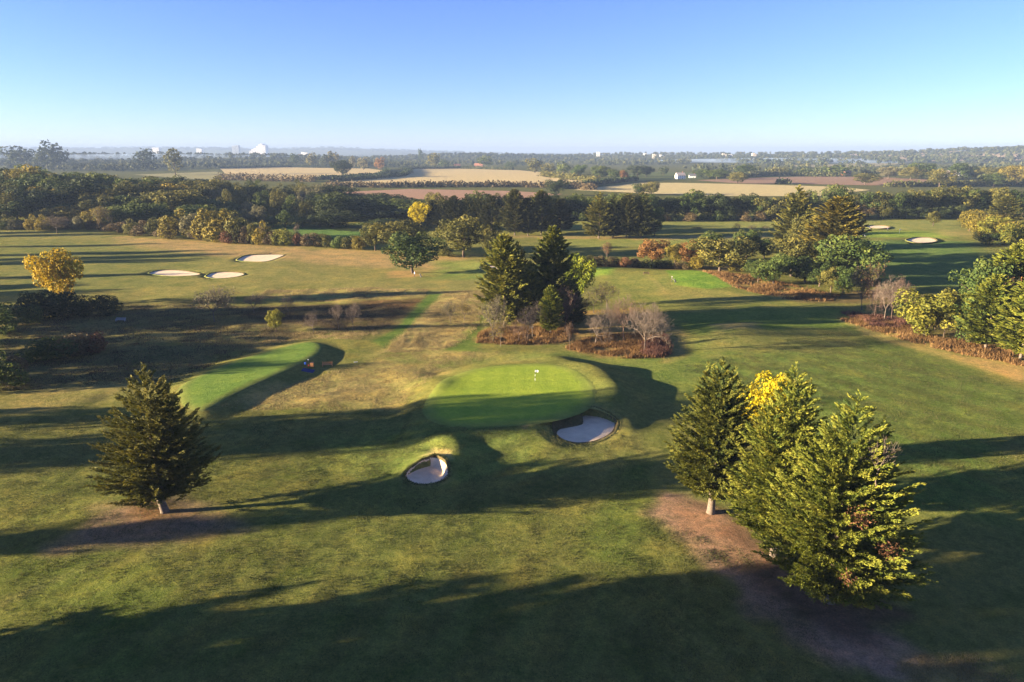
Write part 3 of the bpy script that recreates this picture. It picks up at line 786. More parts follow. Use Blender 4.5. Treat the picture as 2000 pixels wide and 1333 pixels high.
def bare(seed, levels=5, spread=.62, trunk=.28, first=4, minr=.0022, upright=.3, bend=.13):
    """leafless tree, 1 high: forking tapering branches"""
    r = np.random.default_rng(seed); S = []
    def rec(p, d, L, rad, lv):
        k = 2 if lv > 1 else 3
        q = p
        for i in range(k):
            d = unit(d + r.normal(0, bend, 3) + np.array([0, 0, .05 * upright]))
            e = q + d * L / k
            ra, rb = rad * (1 - .35 * i / k), rad * (1 - .35 * (i + 1) / k)
            S.append((q, e, max(ra, minr), max(rb, minr * .7)))
            q = e
            if lv > 1 and lv < levels and i < k - 1 and r.random() < .75:
                side = unit(np.cross(d, r.normal(size=3)))
                rec(q, unit(d * .6 + side * .8 + np.array([0, 0, .15])), L * .55, rad * .5, lv + 1)
        if lv < levels:
            n = first if lv == 1 else r.integers(2, 4)
            a0 = r.uniform(0, 6.28)
            for j in range(n):
                a = a0 + j * 6.283 / n + r.normal(0, .3)
                s1 = unit(np.cross(d, [.3, .9, .2])); s2 = np.cross(d, s1)
                nd = unit(d * (1 - spread * .4) + (s1 * math.cos(a) + s2 * math.sin(a)) * spread * r.uniform(.7, 1.25) + np.array([0, 0, upright * .5]))
                rec(q, nd, L * r.uniform(.62, .85) if lv > 1 else L * r.uniform(.75, 1.0), rad * .58, lv + 1)
    rec(np.array([0, 0, -.01]), np.array([0, 0, 1.0]), trunk, .02, 1)
    P0 = np.array([s[0] for s in S]); P1 = np.array([s[1] for s in S]); R0 = np.array([s[2] for s in S])[:, None]; R1 = np.array([s[3] for s in S])[:, None]
    zmax = P1[:, 2].max(); P0 /= zmax; P1 /= zmax
    d = unit(P1 - P0); a = unit(np.cross(d, np.array([.31, .5, .8]))); b = np.cross(d, a)
    V = []
    for (pp, rr) in ((P0, R0), (P1, R1)):
        for t in (0, 2.094, 4.189):
            V.append(pp + rr * (a * math.cos(t) + b * math.sin(t)))
    V = np.stack(V, 1).reshape(-1, 3)
    n = len(S); k = np.arange(n)[:, None, None] * 6
    F = (np.array([[0, 1, 4, 3], [1, 2, 5, 4], [2, 0, 3, 5]])[None] + k).reshape(-1, 4)
    ends = P1[np.array([s[3] for s in S]) <= minr * 1.3]
    wid = np.percentile(np.abs(P1[:, :2]).max(1), 97) * 2
    # width normalised to 1
    V[:, :2] /= wid; ends = ends / np.array([wid, wid, 1])
    return V, F, ends

def twig_leaves(ends, n, size, seed):
    r = np.random.default_rng(seed)
    p = ends[r.integers(0, len(ends), n)] + r.normal(0, .02, (n, 3))
    d = unit(r.normal(size=(n, 3)))
    s = size * r.uniform(.6, 1.3, n)
    return cards(p, d, s, s * .7, unit(r.normal(size=(n, 3))), np.clip(r.normal(.5, .2, n), 0, 1))

def proto(name, v, f, m, attr=None, smooth=False):
    """mesh data only"""
    o = mesh_obj(name, v, f, m, attr=attr, smooth=smooth); me = o.data
    bpy.data.objects.remove(o); return me

# shared mesh data
def P2(name, res, m):
    return proto(name, res[0], res[1], m, attr=res[2])
BROAD = [P2('crown_round', broad(s, c, nl, 5200, .04, lob), LEAF['oak'])
         for (s, c, nl, lob) in [(1, .07, 42, (.07, .17)), (2, .10, 46, (.06, .16)), (3, .04, 40, (.08, .18)), (4, .12, 50, (.06, .15)), (5, .02, 44, (.07, .17))]]
TALL = [P2('crown_tall', broad(20 + s, .06, 40, 4200, .036, (.07, .15), taper=.45), LEAF['olive']) for s in range(3)]
BUSH = [P2('foliage_bush', bush(40 + s, 18, 2200, .06), LEAF['olive']) for s in range(4)]
TRUNKS = [proto('trunk', *trunk_vf(60 + s), BARK, smooth=True) for s in range(3)]
FAR = [P2('crown_far', broad(80 + s, .08, 18, 700, .095, (.15, .25)), LEAF['far']) for s in range(4)]
CON = []
for s, (pf, rr) in enumerate([('col', 5.2), ('egg', 5.8), ('col', 5.0)]):
    v, f, a = conifer_cards(90 + s, 20, rr, nb=230, prof=pf, spray=.85, per=9, ragged=.26)
    v = v / np.array([rr * 2, rr * 2, 20]); CON.append(proto('crown_conifer', v, f, LEAF['cypress'], attr=a))
CTRUNK = proto('trunk_conifer', *trunk_vf(70, r0=.022, top=.6, lean=.01, limbs=0), BARK_PALE, smooth=True)
BARE = []
for s, kw in enumerate([dict(), dict(spread=.75, trunk=.22, first=5), dict(spread=.5, upright=.55, trunk=.3), dict(spread=.85, trunk=.25, first=4, upright=.1)]):
    v, f, e = bare(110 + s, levels=7, **kw)
    BARE.append((proto('branches_bare', v, f, TWIG), e))
TWIGS = [P2('leaves_sparse', twig_leaves(BARE[s][1], 900, .035, 130 + s), LEAF['pale']) for s in range(4)]

CNT = [0]
def tree(kind, xy, H, W, m, label, group=None, rz=None, z=None, name=None, var=None):
    CNT[0] += 1
    i = CNT[0]; r = random.Random(i * 7 + 3)
    rz = r.uniform(0, 6.28) if rz is None else rz
    z = land1(xy) if z is None else z
    nm = name or {'broad': 'broadleaf_tree', 'tall': 'broadleaf_tree', 'bush': 'shrub', 'conifer': 'conifer_tree', 'bare': 'bare_tree', 'sparse': 'thin_leaved_tree', 'far': 'broadleaf_tree'}[kind]
    cat = 'shrub' if kind == 'bush' else 'tree'
    t = thing(nm, label, cat, (xy[0], xy[1], z), rz, group, (W, W, H))
    pick = lambda L: L[(var if var is not None else r.randrange(len(L))) % len(L)]
    if kind in ('broad', 'tall'):
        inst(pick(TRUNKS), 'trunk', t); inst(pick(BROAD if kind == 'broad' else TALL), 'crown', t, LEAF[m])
    elif kind == 'bush':
        inst(pick(BUSH), 'foliage', t, LEAF[m])
    elif kind == 'conifer':
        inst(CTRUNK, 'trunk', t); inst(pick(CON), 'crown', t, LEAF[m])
    elif kind in ('bare', 'sparse'):
        k = (var if var is not None else r.randrange(4)) % 4
        inst(BARE[k][0], 'branches', t, {'pink': BARK_PINK, 'pale': BARK_PALE}.get(m, TWIG) if kind == 'bare' else TWIG)
        if kind == 'sparse': inst(TWIGS[k], 'leaves', t, LEAF[m])
    elif kind == 'far':
        inst(pick(TRUNKS), 'trunk', t); inst(pick(FAR), 'crown', t, LEAF[m])
    return t
def put(kind, bx, by, ty, wpx, m, label, group=None, **kw):
    """by base position, top line and width as surveyed in the photo"""
    xy, z = on(bx, by)
    H = height_at(xy, ty) - z
    W = wpx / 1333.0 * depth(xy, z + H / 2) * (1.24 if kind == 'conifer' else 1.26 if kind in ('broad', 'far') else 1.0)
    return tree(kind, xy, H, W, m, label, group, z=z, **kw)

# ------------------------------------------------------------------ the four near cypresses
def hero(bx, by, ty, seed, Rm, m, label, leaders, nb, prof='egg', gold=0.0, name='cypress_tree', t0=.085, **kw):
    xy, z = on(bx, by)
    H = height_at(xy, ty) - z
    t = thing(name, label, 'tree', (xy[0], xy[1], z), group='tall cypresses near the green')
    v, f, a = conifer_cards(seed, H, Rm, nb=nb, prof=prof, leaders=leaders, spray=.35, per=19, gold=gold, ragged=.2, t0=t0, dens=1.25, **kw)
    mesh_obj('crown', v, f, LEAF[m], t, attr=a)
    tv, tf = trunk_vf(seed, top=.55, r0=.42 / H, limbs=0, lean=.01, n=12)
    tv = np.asarray(tv) * np.array([H, H, H]); mesh_obj('trunk', tv, tf, BARK_PALE, t, smooth=True)
    return t, H
hero(322, 1000, 715, 301, 6.9, 'cypress', 'broad dark cypress standing alone on bare soil', ((0, 0, 1.0, 1.0), (1.9, .5, .9, .38), (3.3, -.6, .84, .34)), 330, expo=1.8, elev=16, t0=.145)
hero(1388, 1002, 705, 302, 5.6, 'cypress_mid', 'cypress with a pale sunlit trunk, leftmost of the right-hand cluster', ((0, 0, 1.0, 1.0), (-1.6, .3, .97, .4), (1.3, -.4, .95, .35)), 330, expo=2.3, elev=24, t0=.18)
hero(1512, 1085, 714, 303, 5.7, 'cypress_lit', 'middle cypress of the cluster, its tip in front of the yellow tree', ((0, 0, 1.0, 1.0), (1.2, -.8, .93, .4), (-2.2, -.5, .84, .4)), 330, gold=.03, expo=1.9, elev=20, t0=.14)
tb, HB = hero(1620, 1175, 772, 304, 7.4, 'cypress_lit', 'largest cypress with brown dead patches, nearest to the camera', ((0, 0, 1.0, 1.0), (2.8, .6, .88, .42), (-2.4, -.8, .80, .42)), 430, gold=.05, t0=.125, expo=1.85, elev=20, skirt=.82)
# dead sprigs and bare stems in the largest cypress
def dead_patch(parent, c, rad, n, m, seed, name='dead_foliage'):
    r = np.random.default_rng(seed)
    p = np.array(c) + unit(r.normal(size=(n, 3))) * rad * r.random((n, 1)) ** .6 * np.array([1, .7, .8])
    d = unit(r.normal(size=(n, 3)) * .6 + np.array([-.1, -.8, .35])); s = r.uniform(.16, .36, n)
    v, f, a = cards(p, d, s, s * .3, unit(r.normal(size=(n, 3))), np.clip(r.normal(.5, .2, n), 0, 1))
    mesh_obj(name, v, f, LEAF[m], parent, attr=a)
dead_patch(tb, (-1.0, -4.6, 11.4), 1.3, 260, 'rust', 1)
dead_patch(tb, (1.2, -5.6, 9.0), 1.1, 200, 'rust', 2)
dead_patch(tb, (-2.3, -6.3, 6.9), .8, 120, 'rust', 3)
v, f, e = bare(140, levels=5, spread=.5, trunk=.4, minr=.004)
ds = mesh_obj('dead_branches', v * np.array([3.2, 3.2, 4.6]), f, BARK_PALE, tb); ds.location = (1.1, -2.6, 13.2)
xy, z = on(1490, 905)
tree('broad', xy, height_at(xy, 720) - z, 8.0, 'lemon', 'bright yellow tree glowing between two cypresses', var=2)

# trees past the left edge, inferred from shadows; some added to fill lit gaps
OFF = [(51.6, -62, 19, 15), (43, -70, 19, 16), (35, -78, 19, 16), (47.5, -78, 21, 15), (40, -92, 22, 17), (72, -142, 17.5, 10), (97.5, -122, 25, 17), (96, -140, 27, 16), (110, -116, 9, 10), 
       (131, -150, 13, 10), (140, -155, 14, 13), (150, -150, 12, 12), (159, -160, 13, 9), (172, -175, 16, 10), (181, -172, 17, 13), (190, -180, 16, 12), (198, -185, 15, 8),
       (208, -190, 13, 10), (217, -195, 15, 10), (229, -205, 14, 12), (246, -215, 12, 8), (278, -240, 14, 12), (290, -250, 15, 14), (303, -255, 14, 11), (330, -265, 13, 7), (375, -300, 13, 12), (390, -310, 14, 14)]
OFF = [(w, a, H * (.82 if 186 < w < 235 else 1.35 if w > 115 else 1.0), W) for (w, a, H, W) in OFF]  # heights scaled to set how far their shade reaches
OFF = [((a, w / math.cos(R(SUN_AZ)) + a * math.tan(R(SUN_AZ))), H, W) for (w, a, H, W) in OFF]
for i, (xy, H, W) in enumerate(OFF):
    tree('conifer' if i in (0, 1, 2, 5) else 'broad', np.array(xy), H, W, 'cypress' if i < 6 else 'oak', 'unseen tree standing beyond the left edge of the picture', 'trees beyond the left edge')

ORD = 'first second third fourth fifth sixth seventh eighth ninth tenth eleventh twelfth thirteenth fourteenth fifteenth sixteenth seventeenth eighteenth nineteenth twentieth'.split()
ORD += ['twenty-' + o for o in ORD[:9]] + ['thirtieth'] + ['thirty-' + o for o in ORD[:9]]
# ------------------------------------------------------------------ single trees of the middle ground
put('broad', 806, 534, 448, 104, 'oak', 'round dark green oak with a golfer standing under it', var=2)
put('broad', 782, 494, 424, 90, 'olive', 'broad olive green tree behind the round oak', var=1)
put('broad', 733, 490, 432, 46, 'olive', 'small olive tree at the end of the scrub hedge', var=2)
put('broad', 905, 503, 421, 88, 'olive', 'grey-green tree left of the middle conifers', var=3)
put('tall', 962, 506, 428, 58, 'olive', 'narrow olive tree just left of the middle conifers', var=1)
put('bush', 865, 500, 476, 46, 'olive', 'low shrub between the oak and the grey-green tree')
# middle clump
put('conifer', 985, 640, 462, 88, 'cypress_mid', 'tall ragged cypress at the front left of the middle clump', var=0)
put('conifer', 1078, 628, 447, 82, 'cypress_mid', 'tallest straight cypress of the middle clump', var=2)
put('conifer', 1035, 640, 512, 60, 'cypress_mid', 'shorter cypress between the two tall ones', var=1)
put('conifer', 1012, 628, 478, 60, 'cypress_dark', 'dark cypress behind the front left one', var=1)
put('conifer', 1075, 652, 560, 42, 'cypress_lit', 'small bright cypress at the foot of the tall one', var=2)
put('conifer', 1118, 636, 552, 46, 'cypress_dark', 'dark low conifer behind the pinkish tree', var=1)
put('broad', 1127, 598, 487, 58, 'lime', 'yellow-green tree beside the tallest middle cypress', var=1)
put('bare', 1102, 650, 556, 52, 'pink', 'pinkish leafless tree in front of the yellow-green tree', var=2)
put('sparse', 1113, 684, 628, 20, 'rust', 'small rusty sapling at the edge of the long grass', var=2)
put('bare', 1162, 674, 610, 62, 'pale', 'spreading leafless tree in front of the middle clump', var=3)
put('bare', 1218, 664, 574, 72, 'pink', 'tall forked leafless tree in the middle of the long grass', var=0)
put('bare', 1258, 690, 588, 88, 'pale', 'wide pale leafless tree beside the red scrub', var=1)
put('bare', 1275, 668, 590, 56, 'pale', 'leafless tree behind the wide pale one', var=2)
put('bare', 1190, 660, 588, 50, 'twig', 'thin leafless tree behind the forked one', var=0)
put('sparse', 963, 668, 572, 58, 'pale', 'pale straw-coloured tree at the left end of the long grass', var=0)
put('sparse', 978, 677, 618, 40, 'goldgreen', 'low golden sapling at the left end of the long grass', var=1)
put('bare', 1012, 670, 618, 40, 'pink', 'small pinkish sapling below the ragged cypress', var=3)
put('bare', 1040, 660, 588, 52, 'twig', 'grey twiggy tree below the ragged cypress', var=1)
put('bare', 1030, 666, 612, 34, 'twig', 'slim grey sapling next to the twiggy tree', var=2)
put('sparse', 1160, 612, 556, 46, 'olive', 'thin grey-green tree behind the clump', var=3)
put('sparse', 1185, 604, 548, 50, 'olive', 'hazy thin tree right of the yellow-green tree', var=0)
put('sparse', 1137, 622, 572, 36, 'olive', 'slim shaded tree under the yellow-green crown', var=1)
# heath saplings
put('sparse', 420, 629, 553, 86, 'pale', 'pale feathery tree on the dark heath', var=1)
put('bare', 497, 612, 568, 46, 'twig', 'faint leafless tree right of the feathery one', var=1)
put('broad', 540, 648, 604, 32, 'yellowgreen', 'little yellow-green sapling above the tee', var=3)
put('bare', 613, 650, 606, 42, 'pale', 'low forked leafless sapling above the tee', var=3)
put('bare', 662, 645, 592, 34, 'pale', 'leafless sapling, left of a close pair', var=2)
put('bare', 690, 645, 588, 32, 'pale', 'leafless sapling, right of a close pair', var=0)
put('bare', 563, 618, 572, 30, 'twig', 'far thin leafless sapling on the heath', var=0)
put('sparse', 881, 633, 588, 32, 'pale', 'straw-coloured sapling on the straw strip', var=2)
put('sparse', 907, 627, 588, 32, 'goldgreen', 'golden-green sapling next to the straw-coloured one', var=0)
# left edge
put('broad', 122, 596, 476, 76, 'gold', 'golden autumn tree rising above the dark hedge', var=1)
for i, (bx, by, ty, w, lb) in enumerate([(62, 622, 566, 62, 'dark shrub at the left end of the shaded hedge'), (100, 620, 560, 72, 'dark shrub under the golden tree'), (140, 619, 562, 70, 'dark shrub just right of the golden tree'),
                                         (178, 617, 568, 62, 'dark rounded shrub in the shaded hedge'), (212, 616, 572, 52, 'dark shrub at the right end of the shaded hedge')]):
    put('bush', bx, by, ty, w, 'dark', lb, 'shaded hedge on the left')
put('bush', 14, 652, 588, 86, 'oak', 'big green bush at the left edge beside the shaded hedge', var=1)
put('bush', 60, 632, 590, 50, 'oak', 'bush filling the gap left of the shaded hedge', var=2)
for i, (bx, by, ty, w, m_, lb) in enumerate([(78, 704, 656, 76, 'oak', 'low green shrub at the left end of the heath thicket'), (120, 700, 650, 84, 'oak', 'low shrub in the middle of the heath thicket'),
                                             (160, 694, 645, 80, 'brown', 'brown-topped shrub of the heath thicket'), (195, 688, 646, 58, 'rust', 'reddish shrub at the right end of the heath thicket')]):
    put('bush', bx, by, ty, w, m_, lb, 'heath thicket')
put('bush', 8, 760, 685, 84, 'oak', 'large dark bush cut by the left edge below the thicket', var=0)
put('bush', 30, 742, 690, 50, 'brown', 'brown bush behind the large one at the left edge', var=3)
# scrub hedge under the left wood
r = random.Random(11)
SCRUB = [(238, 456, 430, 50, 'brown'), (262, 459, 425, 40, 'olive'), (285, 461, 428, 44, 'brown'), (305, 462, 420, 36, 'olive'), (328, 464, 432, 44, 'brown'), (352, 466, 405, 62, 'goldgreen'), (385, 467, 410, 50, 'pale'),
         (410, 469, 402, 62, 'goldgreen'), (440, 471, 404, 66, 'goldgreen'), (425, 472, 440, 40, 'olive'), (470, 473, 408, 56, 'olive'), (392, 469, 446, 40, 'brown'), (455, 475, 445, 42, 'rust'), (480, 476, 438, 36, 'brown'), (497, 477, 432, 34, 'olive'),
         (515, 478, 428, 34, 'goldgreen'), (530, 479, 446, 30, 'brown'), (556, 480, 444, 46, 'yellowgreen'), (584, 481, 450, 26, 'rust'), (610, 483, 452, 36, 'brown'), (632, 484, 454, 34, 'olive'), (662, 486, 458, 34, 'green'), (688, 487, 458, 36, 'olive'), (706, 488, 456, 34, 'goldgreen')]
names = {'brown': 'brown', 'olive': 'olive green', 'goldgreen': 'golden green', 'pale': 'pale grey-green', 'rust': 'rust-coloured', 'yellowgreen': 'bright yellow-green', 'green': 'trim green'}
place = ['below the left wood', 'along the upper edge of the left fairway']
for i, (bx, by, ty, w, m_) in enumerate(SCRUB):
    put('bush', bx, by, ty, w * 1.15, m_, '%s scrub bush, %s from the left in the hedge below the wood' % (names[m_], ORD[i]), 'scrub hedge below the left wood')
put('sparse', 112, 456, 418, 48, 'brown', 'small brown tree in front of the left wood, pale trunk', var=1)
put('sparse', 198, 452, 402, 44, 'goldgreen', 'birch with a thin pale trunk in front of the left wood', var=2)
put('sparse', 213, 451, 400, 40, 'goldgreen', 'second birch close to the thin pale-trunked one', var=0)
put('bare', 512, 478, 440, 22, 'pale', 'thin bare stem in the scrub hedge', var=2)
put('bare', 583, 480, 436, 14, 'pale', 'bare pole-like stem above the scrub hedge', var=2)

# right-hand belt of trees
BELT = [('broad', 1273, 516, 464, 50, 'orange', 'orange autumn tree, rounded, beside the bramble hedge'),
        ('sparse', 1186, 513, 472, 26, 'orange', 'small pale orange sapling in the bramble hedge'),
        ('broad', 1318, 520, 472, 34, 'goldgreen', 'golden brown tree right of the orange one'),
        ('broad', 1345, 522, 470, 34, 'orange', 'thin orange-brown tree behind the golden brown one'),
        ('broad', 1372, 512, 448, 62, 'oak', 'dark green tree at the back of the right-hand belt'),
        ('broad', 1405, 531, 455, 92, 'olive', 'broad yellow-green tree behind the small tee'),
        ('broad', 1457, 505, 444, 42, 'oak', 'upright blue-green tree behind the broad yellow-green one'),
        ('broad', 1492, 505, 460, 44, 'oak', 'small round tree in the gap of the right-hand belt'),
        ('conifer', 1548, 488, 366, 76, 'cypress', 'tall dark conifer at the back of the right-hand belt'),
        ('tall', 1558, 510, 420, 76, 'olive', 'tall grey-green tree in front of the dark conifer'),
        ('conifer', 1622, 528, 388, 96, 'cypress_gold', 'tall golden conifer in the right-hand belt'),
        ('conifer', 1640, 512, 384, 56, 'cypress_dark', 'dark conifer directly behind the golden one'),
        ('broad', 1650, 556, 458, 100, 'green', 'big round green tree at the end of the belt'),
        ('broad', 1545, 540, 464, 76, 'olive', 'olive tree in the middle of the belt'),
        ('broad', 1510, 556, 492, 62, 'green', 'bright green bushy tree at the front of the belt'),
        ('broad', 1480, 552, 505, 40, 'oak', 'small dark tree left of the bright bushy one'),
        ('broad', 1572, 552, 500, 66, 'oak', 'shaded low tree right of the bright bushy one'),
        ('broad', 1600, 560, 510, 50, 'oak', 'shaded tree under the big round green one'),
        ('broad', 1622, 572, 518, 44, 'olive', 'small olive tree with a white trunk, left of a pair'),
        ('broad', 1645, 576, 516, 42, 'green', 'small green tree with a white trunk, right of a pair'),
        ('sparse', 1683, 606, 518, 60, 'olive', 'thin grey-green tree with slender pale stems'),
        ('sparse', 1702, 600, 508, 46, 'orange', 'orange-topped thin tree next to the slender stems'),
        ('bare', 1707, 620, 548, 40, 'pink', 'leafless tree, leftmost of a pale bare group'),
        ('bare', 1727, 628, 534, 62, 'pale', 'tallest leafless tree of the pale bare group'),
        ('bare', 1740, 626, 534, 52, 'pink', 'leafless tree, rightmost of the pale bare group'),
        ('bare', 1765, 590, 548, 40, 'pink', 'reddish twiggy tree behind the bare group'),
        ('broad', 1805, 657, 554, 96, 'yellowgreen', 'lit yellow-green tree with a crooked pale trunk'),
        ('tall', 1842, 662, 555, 50, 'olive', 'slender thin-crowned tree right of the crooked one'),
        ('broad', 1825, 645, 590, 44, 'goldgreen', 'low golden tree between the crooked and the slender one'),
        ('broad', 1890, 672, 562, 60, 'green', 'round green tree left of the right-edge conifers'),
        ('conifer', 1924, 682, 540, 88, 'cypress_lit', 'bright conifer with a short white trunk near the right edge'),
        ('broad', 1905, 650, 505, 84, 'green', 'green tree behind the bright right-edge conifer'),
        ('conifer', 1960, 640, 480, 96, 'cypress_lit', 'tall feathery conifer rising at the right edge'),
        ('sparse', 1955, 672, 540, 70, 'orange', 'brownish thin tree between the right-edge conifers'),
        ('conifer', 1992, 702, 545, 96, 'cypress_lit', 'lowest conifer, cut by the right edge'),
        ('conifer', 2040, 720, 500, 120, 'cypress_lit', 'conifer mostly hidden by the right picture edge'),
        ('broad', 1990, 600, 500, 80, 'green', 'green tree behind the feathery conifer at the right edge'),
        ('broad', 1822, 442, 410, 24, 'olive', 'lone small round tree on the far right fairway'),
        ('conifer', 1960, 440, 384, 50, 'cypress', 'dark pointed conifer above the golden far right trees')]
for (k_, bx, by, ty, w, m_, lb) in BELT:
    put(k_, bx, by, ty, w * (1.15 if k_ == 'broad' else 1), m_, lb)
for i, (bx, by, ty, w, m_, lb) in enumerate([(1893, 452, 405, 44, 'goldgreen', 'golden tree, first of the far right row'), (1915, 462, 412, 56, 'goldgreen', 'golden tree, second of the far right row'), (1940, 470, 418, 60, 'yellowgreen', 'yellow-green tree, third of the far right row'),
                                             (1962, 480, 425, 60, 'goldgreen', 'golden tree, fourth of the far right row'), (1985, 490, 430, 64, 'yellowgreen', 'yellow-green tree, fifth of the far right row'), (2010, 505, 425, 70, 'yellowgreen', 'tree at the end of the far right row, cut by the edge'),
                                             (1930, 480, 450, 50, 'oak', 'shaded tree under the golden far right row')]):
    put('broad', bx, by, ty, w, m_, lb, 'golden row at the far right', var=4)
# bramble hedge behind the small tee
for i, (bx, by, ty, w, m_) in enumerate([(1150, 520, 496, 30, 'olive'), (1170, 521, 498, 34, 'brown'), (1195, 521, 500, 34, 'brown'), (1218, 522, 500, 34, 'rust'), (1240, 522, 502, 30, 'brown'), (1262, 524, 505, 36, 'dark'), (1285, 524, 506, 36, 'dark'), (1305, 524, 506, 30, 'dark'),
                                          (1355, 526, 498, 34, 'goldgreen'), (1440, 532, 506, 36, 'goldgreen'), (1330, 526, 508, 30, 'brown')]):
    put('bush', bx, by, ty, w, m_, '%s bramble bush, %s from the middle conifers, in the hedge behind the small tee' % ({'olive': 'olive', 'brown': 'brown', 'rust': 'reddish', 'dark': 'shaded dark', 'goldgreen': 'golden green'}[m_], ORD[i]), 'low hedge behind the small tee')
# saplings on the middle fairway
for i, (bx, by, ty, w) in enumerate([(1200, 466, 444, 18), (1215, 452, 436, 16), (1262, 455, 440, 14), (1360, 452, 442, 22), (1440, 452, 434, 20), (1470, 455, 440, 20), (1495, 452, 440, 16)]):
    put('sparse', bx, by, ty, w, 'olive', 'tiny young tree, %s from the four conifers, beyond the orange tree' % ORD[i], 'young trees on the middle fairway')

# row of dark conifers across the fairway
for i, (bx, by, ty, w, lb) in enumerate([
        (846, 446, 392, 34, 'dark conifer next to the yellow tree in the row'), (866, 447, 385, 38, 'second dark conifer from the yellow tree'), (888, 448, 384, 40, 'third dark conifer from the yellow tree'),
        (912, 449, 380, 42, 'fourth dark conifer from the yellow tree'), (935, 450, 378, 42, 'fifth dark conifer from the yellow tree'), (960, 452, 384, 40, 'sixth dark conifer from the yellow tree'),
        (1005, 460, 372, 46, 'tall conifer with a pale trunk, left of a group of three'), (1031, 461, 388, 38, 'slim conifer with a pale trunk, middle of a group of three'), (1057, 458, 374, 50, 'tall broad conifer right of the slim one'), (1095, 455, 390, 48, 'wide-skirted conifer at the end of its group'),
        (1169, 466, 378, 56, 'broad conifer, first of four in a row'), (1197, 466, 384, 42, 'conifer, second of four in a row'), (1223, 466, 382, 44, 'conifer, third of four in a row'), (1252, 466, 376, 58, 'broad conifer, last of four in a row')]):
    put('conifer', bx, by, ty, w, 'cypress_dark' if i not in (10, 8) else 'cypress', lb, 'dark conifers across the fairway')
put('broad', 822, 446, 390, 40, 'lemon', 'yellow autumn tree left of the dark conifer row', var=1)
put('broad', 1278, 462, 400, 34, 'oak', 'green tree tucked behind the last of four conifers', var=2)

# ------------------------------------------------------------------ the left wood and the far tree line
r = random.Random(5)
WOOD_TOP = [(-40, 322), (60, 320), (110, 330), (160, 330), (230, 343), (300, 335), (380, 348), (440, 345), (500, 352), (560, 352), (640, 354), (690, 374), (760, 372), (830, 380)]
def top_line(px):
    return float(np.interp(px, [a for a, b in WOOD_TOP], [b for a, b in WOOD_TOP]))
WOODM = {'oak': 'dark green', 'olive': 'olive', 'dark': 'shaded dark', 'green': 'mid green', 'goldgreen': 'golden', 'pale': 'pale grey-green', 'brown': 'brownish'}
for row, (by, n, x0, x1, drop) in enumerate([(446, 30, -30, 840, 62), (432, 30, -30, 840, 34), (419, 30, -30, 840, 18), (409, 28, -30, 780, 6), (401, 26, -30, 700, 0)]):
    for i in range(n):
        bx = x0 + (x1 - x0) * (i + .5 + r.uniform(-.35, .35)) / n
        b2 = by + r.uniform(-3, 3) - (6 if bx < 200 and row == 0 else 0)
        if row == 0 and bx < 240: b2 -= 4
        top = top_line(bx) + drop * r.uniform(.55, 1.25) + r.uniform(-3, 7)
        if bx > 640: m_ = r.choice(['dark', 'oak', 'oak', 'dark'])
        elif bx > 420: m_ = r.choice(['pale', 'olive', 'pale', 'oak', 'olive', 'dark'])
        else: m_ = r.choice(['oak', 'olive', 'dark', 'oak', 'olive', 'goldgreen', 'green'])
        k_ = 'tall' if 420 < bx < 640 else 'broad'
        put(k_, bx, b2, top, r.uniform(62, 98) if k_ == 'broad' else r.uniform(38, 58), m_, '%s tree, %s from the left in the %s of the upper left wood' % (WOODM[m_], ORD[i], ('front row', 'second row', 'third row', 'fourth row', 'back row')[row]), 'dense wood on the left')
for i in range(26):   # lit fringe trees at the wood's foot
    bx = -10 + i * 9.5 + r.uniform(-3, 3)
    m_ = r.choice(['olive', 'pale', 'brown', 'goldgreen', 'oak'])
    put('bush', bx, 449 + r.uniform(-2, 2), 449 - r.uniform(14, 34), r.uniform(20, 36), m_, '%s bush, %s from the left at the foot of the upper left wood' % (WOODM[m_], ORD[i]), 'bushes at the foot of the left wood')
for i in range(30):   # line behind the conifers
    bx = 830 + i * 24 + r.uniform(-6, 6)
    ty = 380 + r.uniform(-8, 8) - (4 if 1280 < bx < 1500 else 0)
    m_ = r.choice(['oak', 'dark', 'olive', 'oak', 'dark'])
    put('broad', bx, 430 + r.uniform(-2, 2), ty, r.uniform(44, 64), m_, '%s tree, %s from the yellow tree in the line behind the conifers' % (WOODM[m_], ORD[i]), 'tree line behind the conifers')
for i in range(26):
    bx = 832 + i * 27 + r.uniform(-6, 6)
    m_ = r.choice(['dark', 'oak', 'brown'])
    put('bush', bx, 432 + r.uniform(-1, 1), 432 - r.uniform(16, 26), r.uniform(26, 40), m_, '%s bush, %s from the yellow tree under the line behind the conifers' % (WOODM[m_], ORD[i]), 'bushes under the tree line')
for i, (bx, by, ty, w, m_) in enumerate([(1600, 425, 385, 50, 'olive'), (1630, 424, 360, 58, 'oak'), (1665, 426, 378, 44, 'olive'), (1690, 427, 372, 50, 'oak'), (1715, 427, 374, 48, 'olive'), (1742, 427, 372, 50, 'oak'), (1768, 426, 372, 48, 'dark'), (1795, 425, 366, 54, 'olive'), (1825, 424, 368, 46, 'oak'),
                                          (1858, 424, 358, 66, 'olive'), (1890, 424, 366, 62, 'oak'), (1925, 424, 370, 56, 'olive'), (1960, 426, 362, 60, 'olive'), (1995, 428, 366, 60, 'oak'), (2030, 430, 362, 60, 'oak'), (1680, 429, 398, 40, 'brown'), (1725, 429, 402, 36, 'olive'), (1760, 429, 404, 40, 'dark'), (1790, 429, 402, 40, 'dark'), (1835, 429, 404, 44, 'dark'), (1870, 429, 400, 44, 'dark'), (1545, 428, 372, 44, 'olive'), (1575, 427, 368, 44, 'oak')]):
    put('broad', bx, by, ty, w, m_, '%s %s tree, %s counted along the wood edge behind the far right green' % ('low' if ty > 395 else 'tall', WOODM[m_], ORD[i]), 'wood edge behind the far right green')

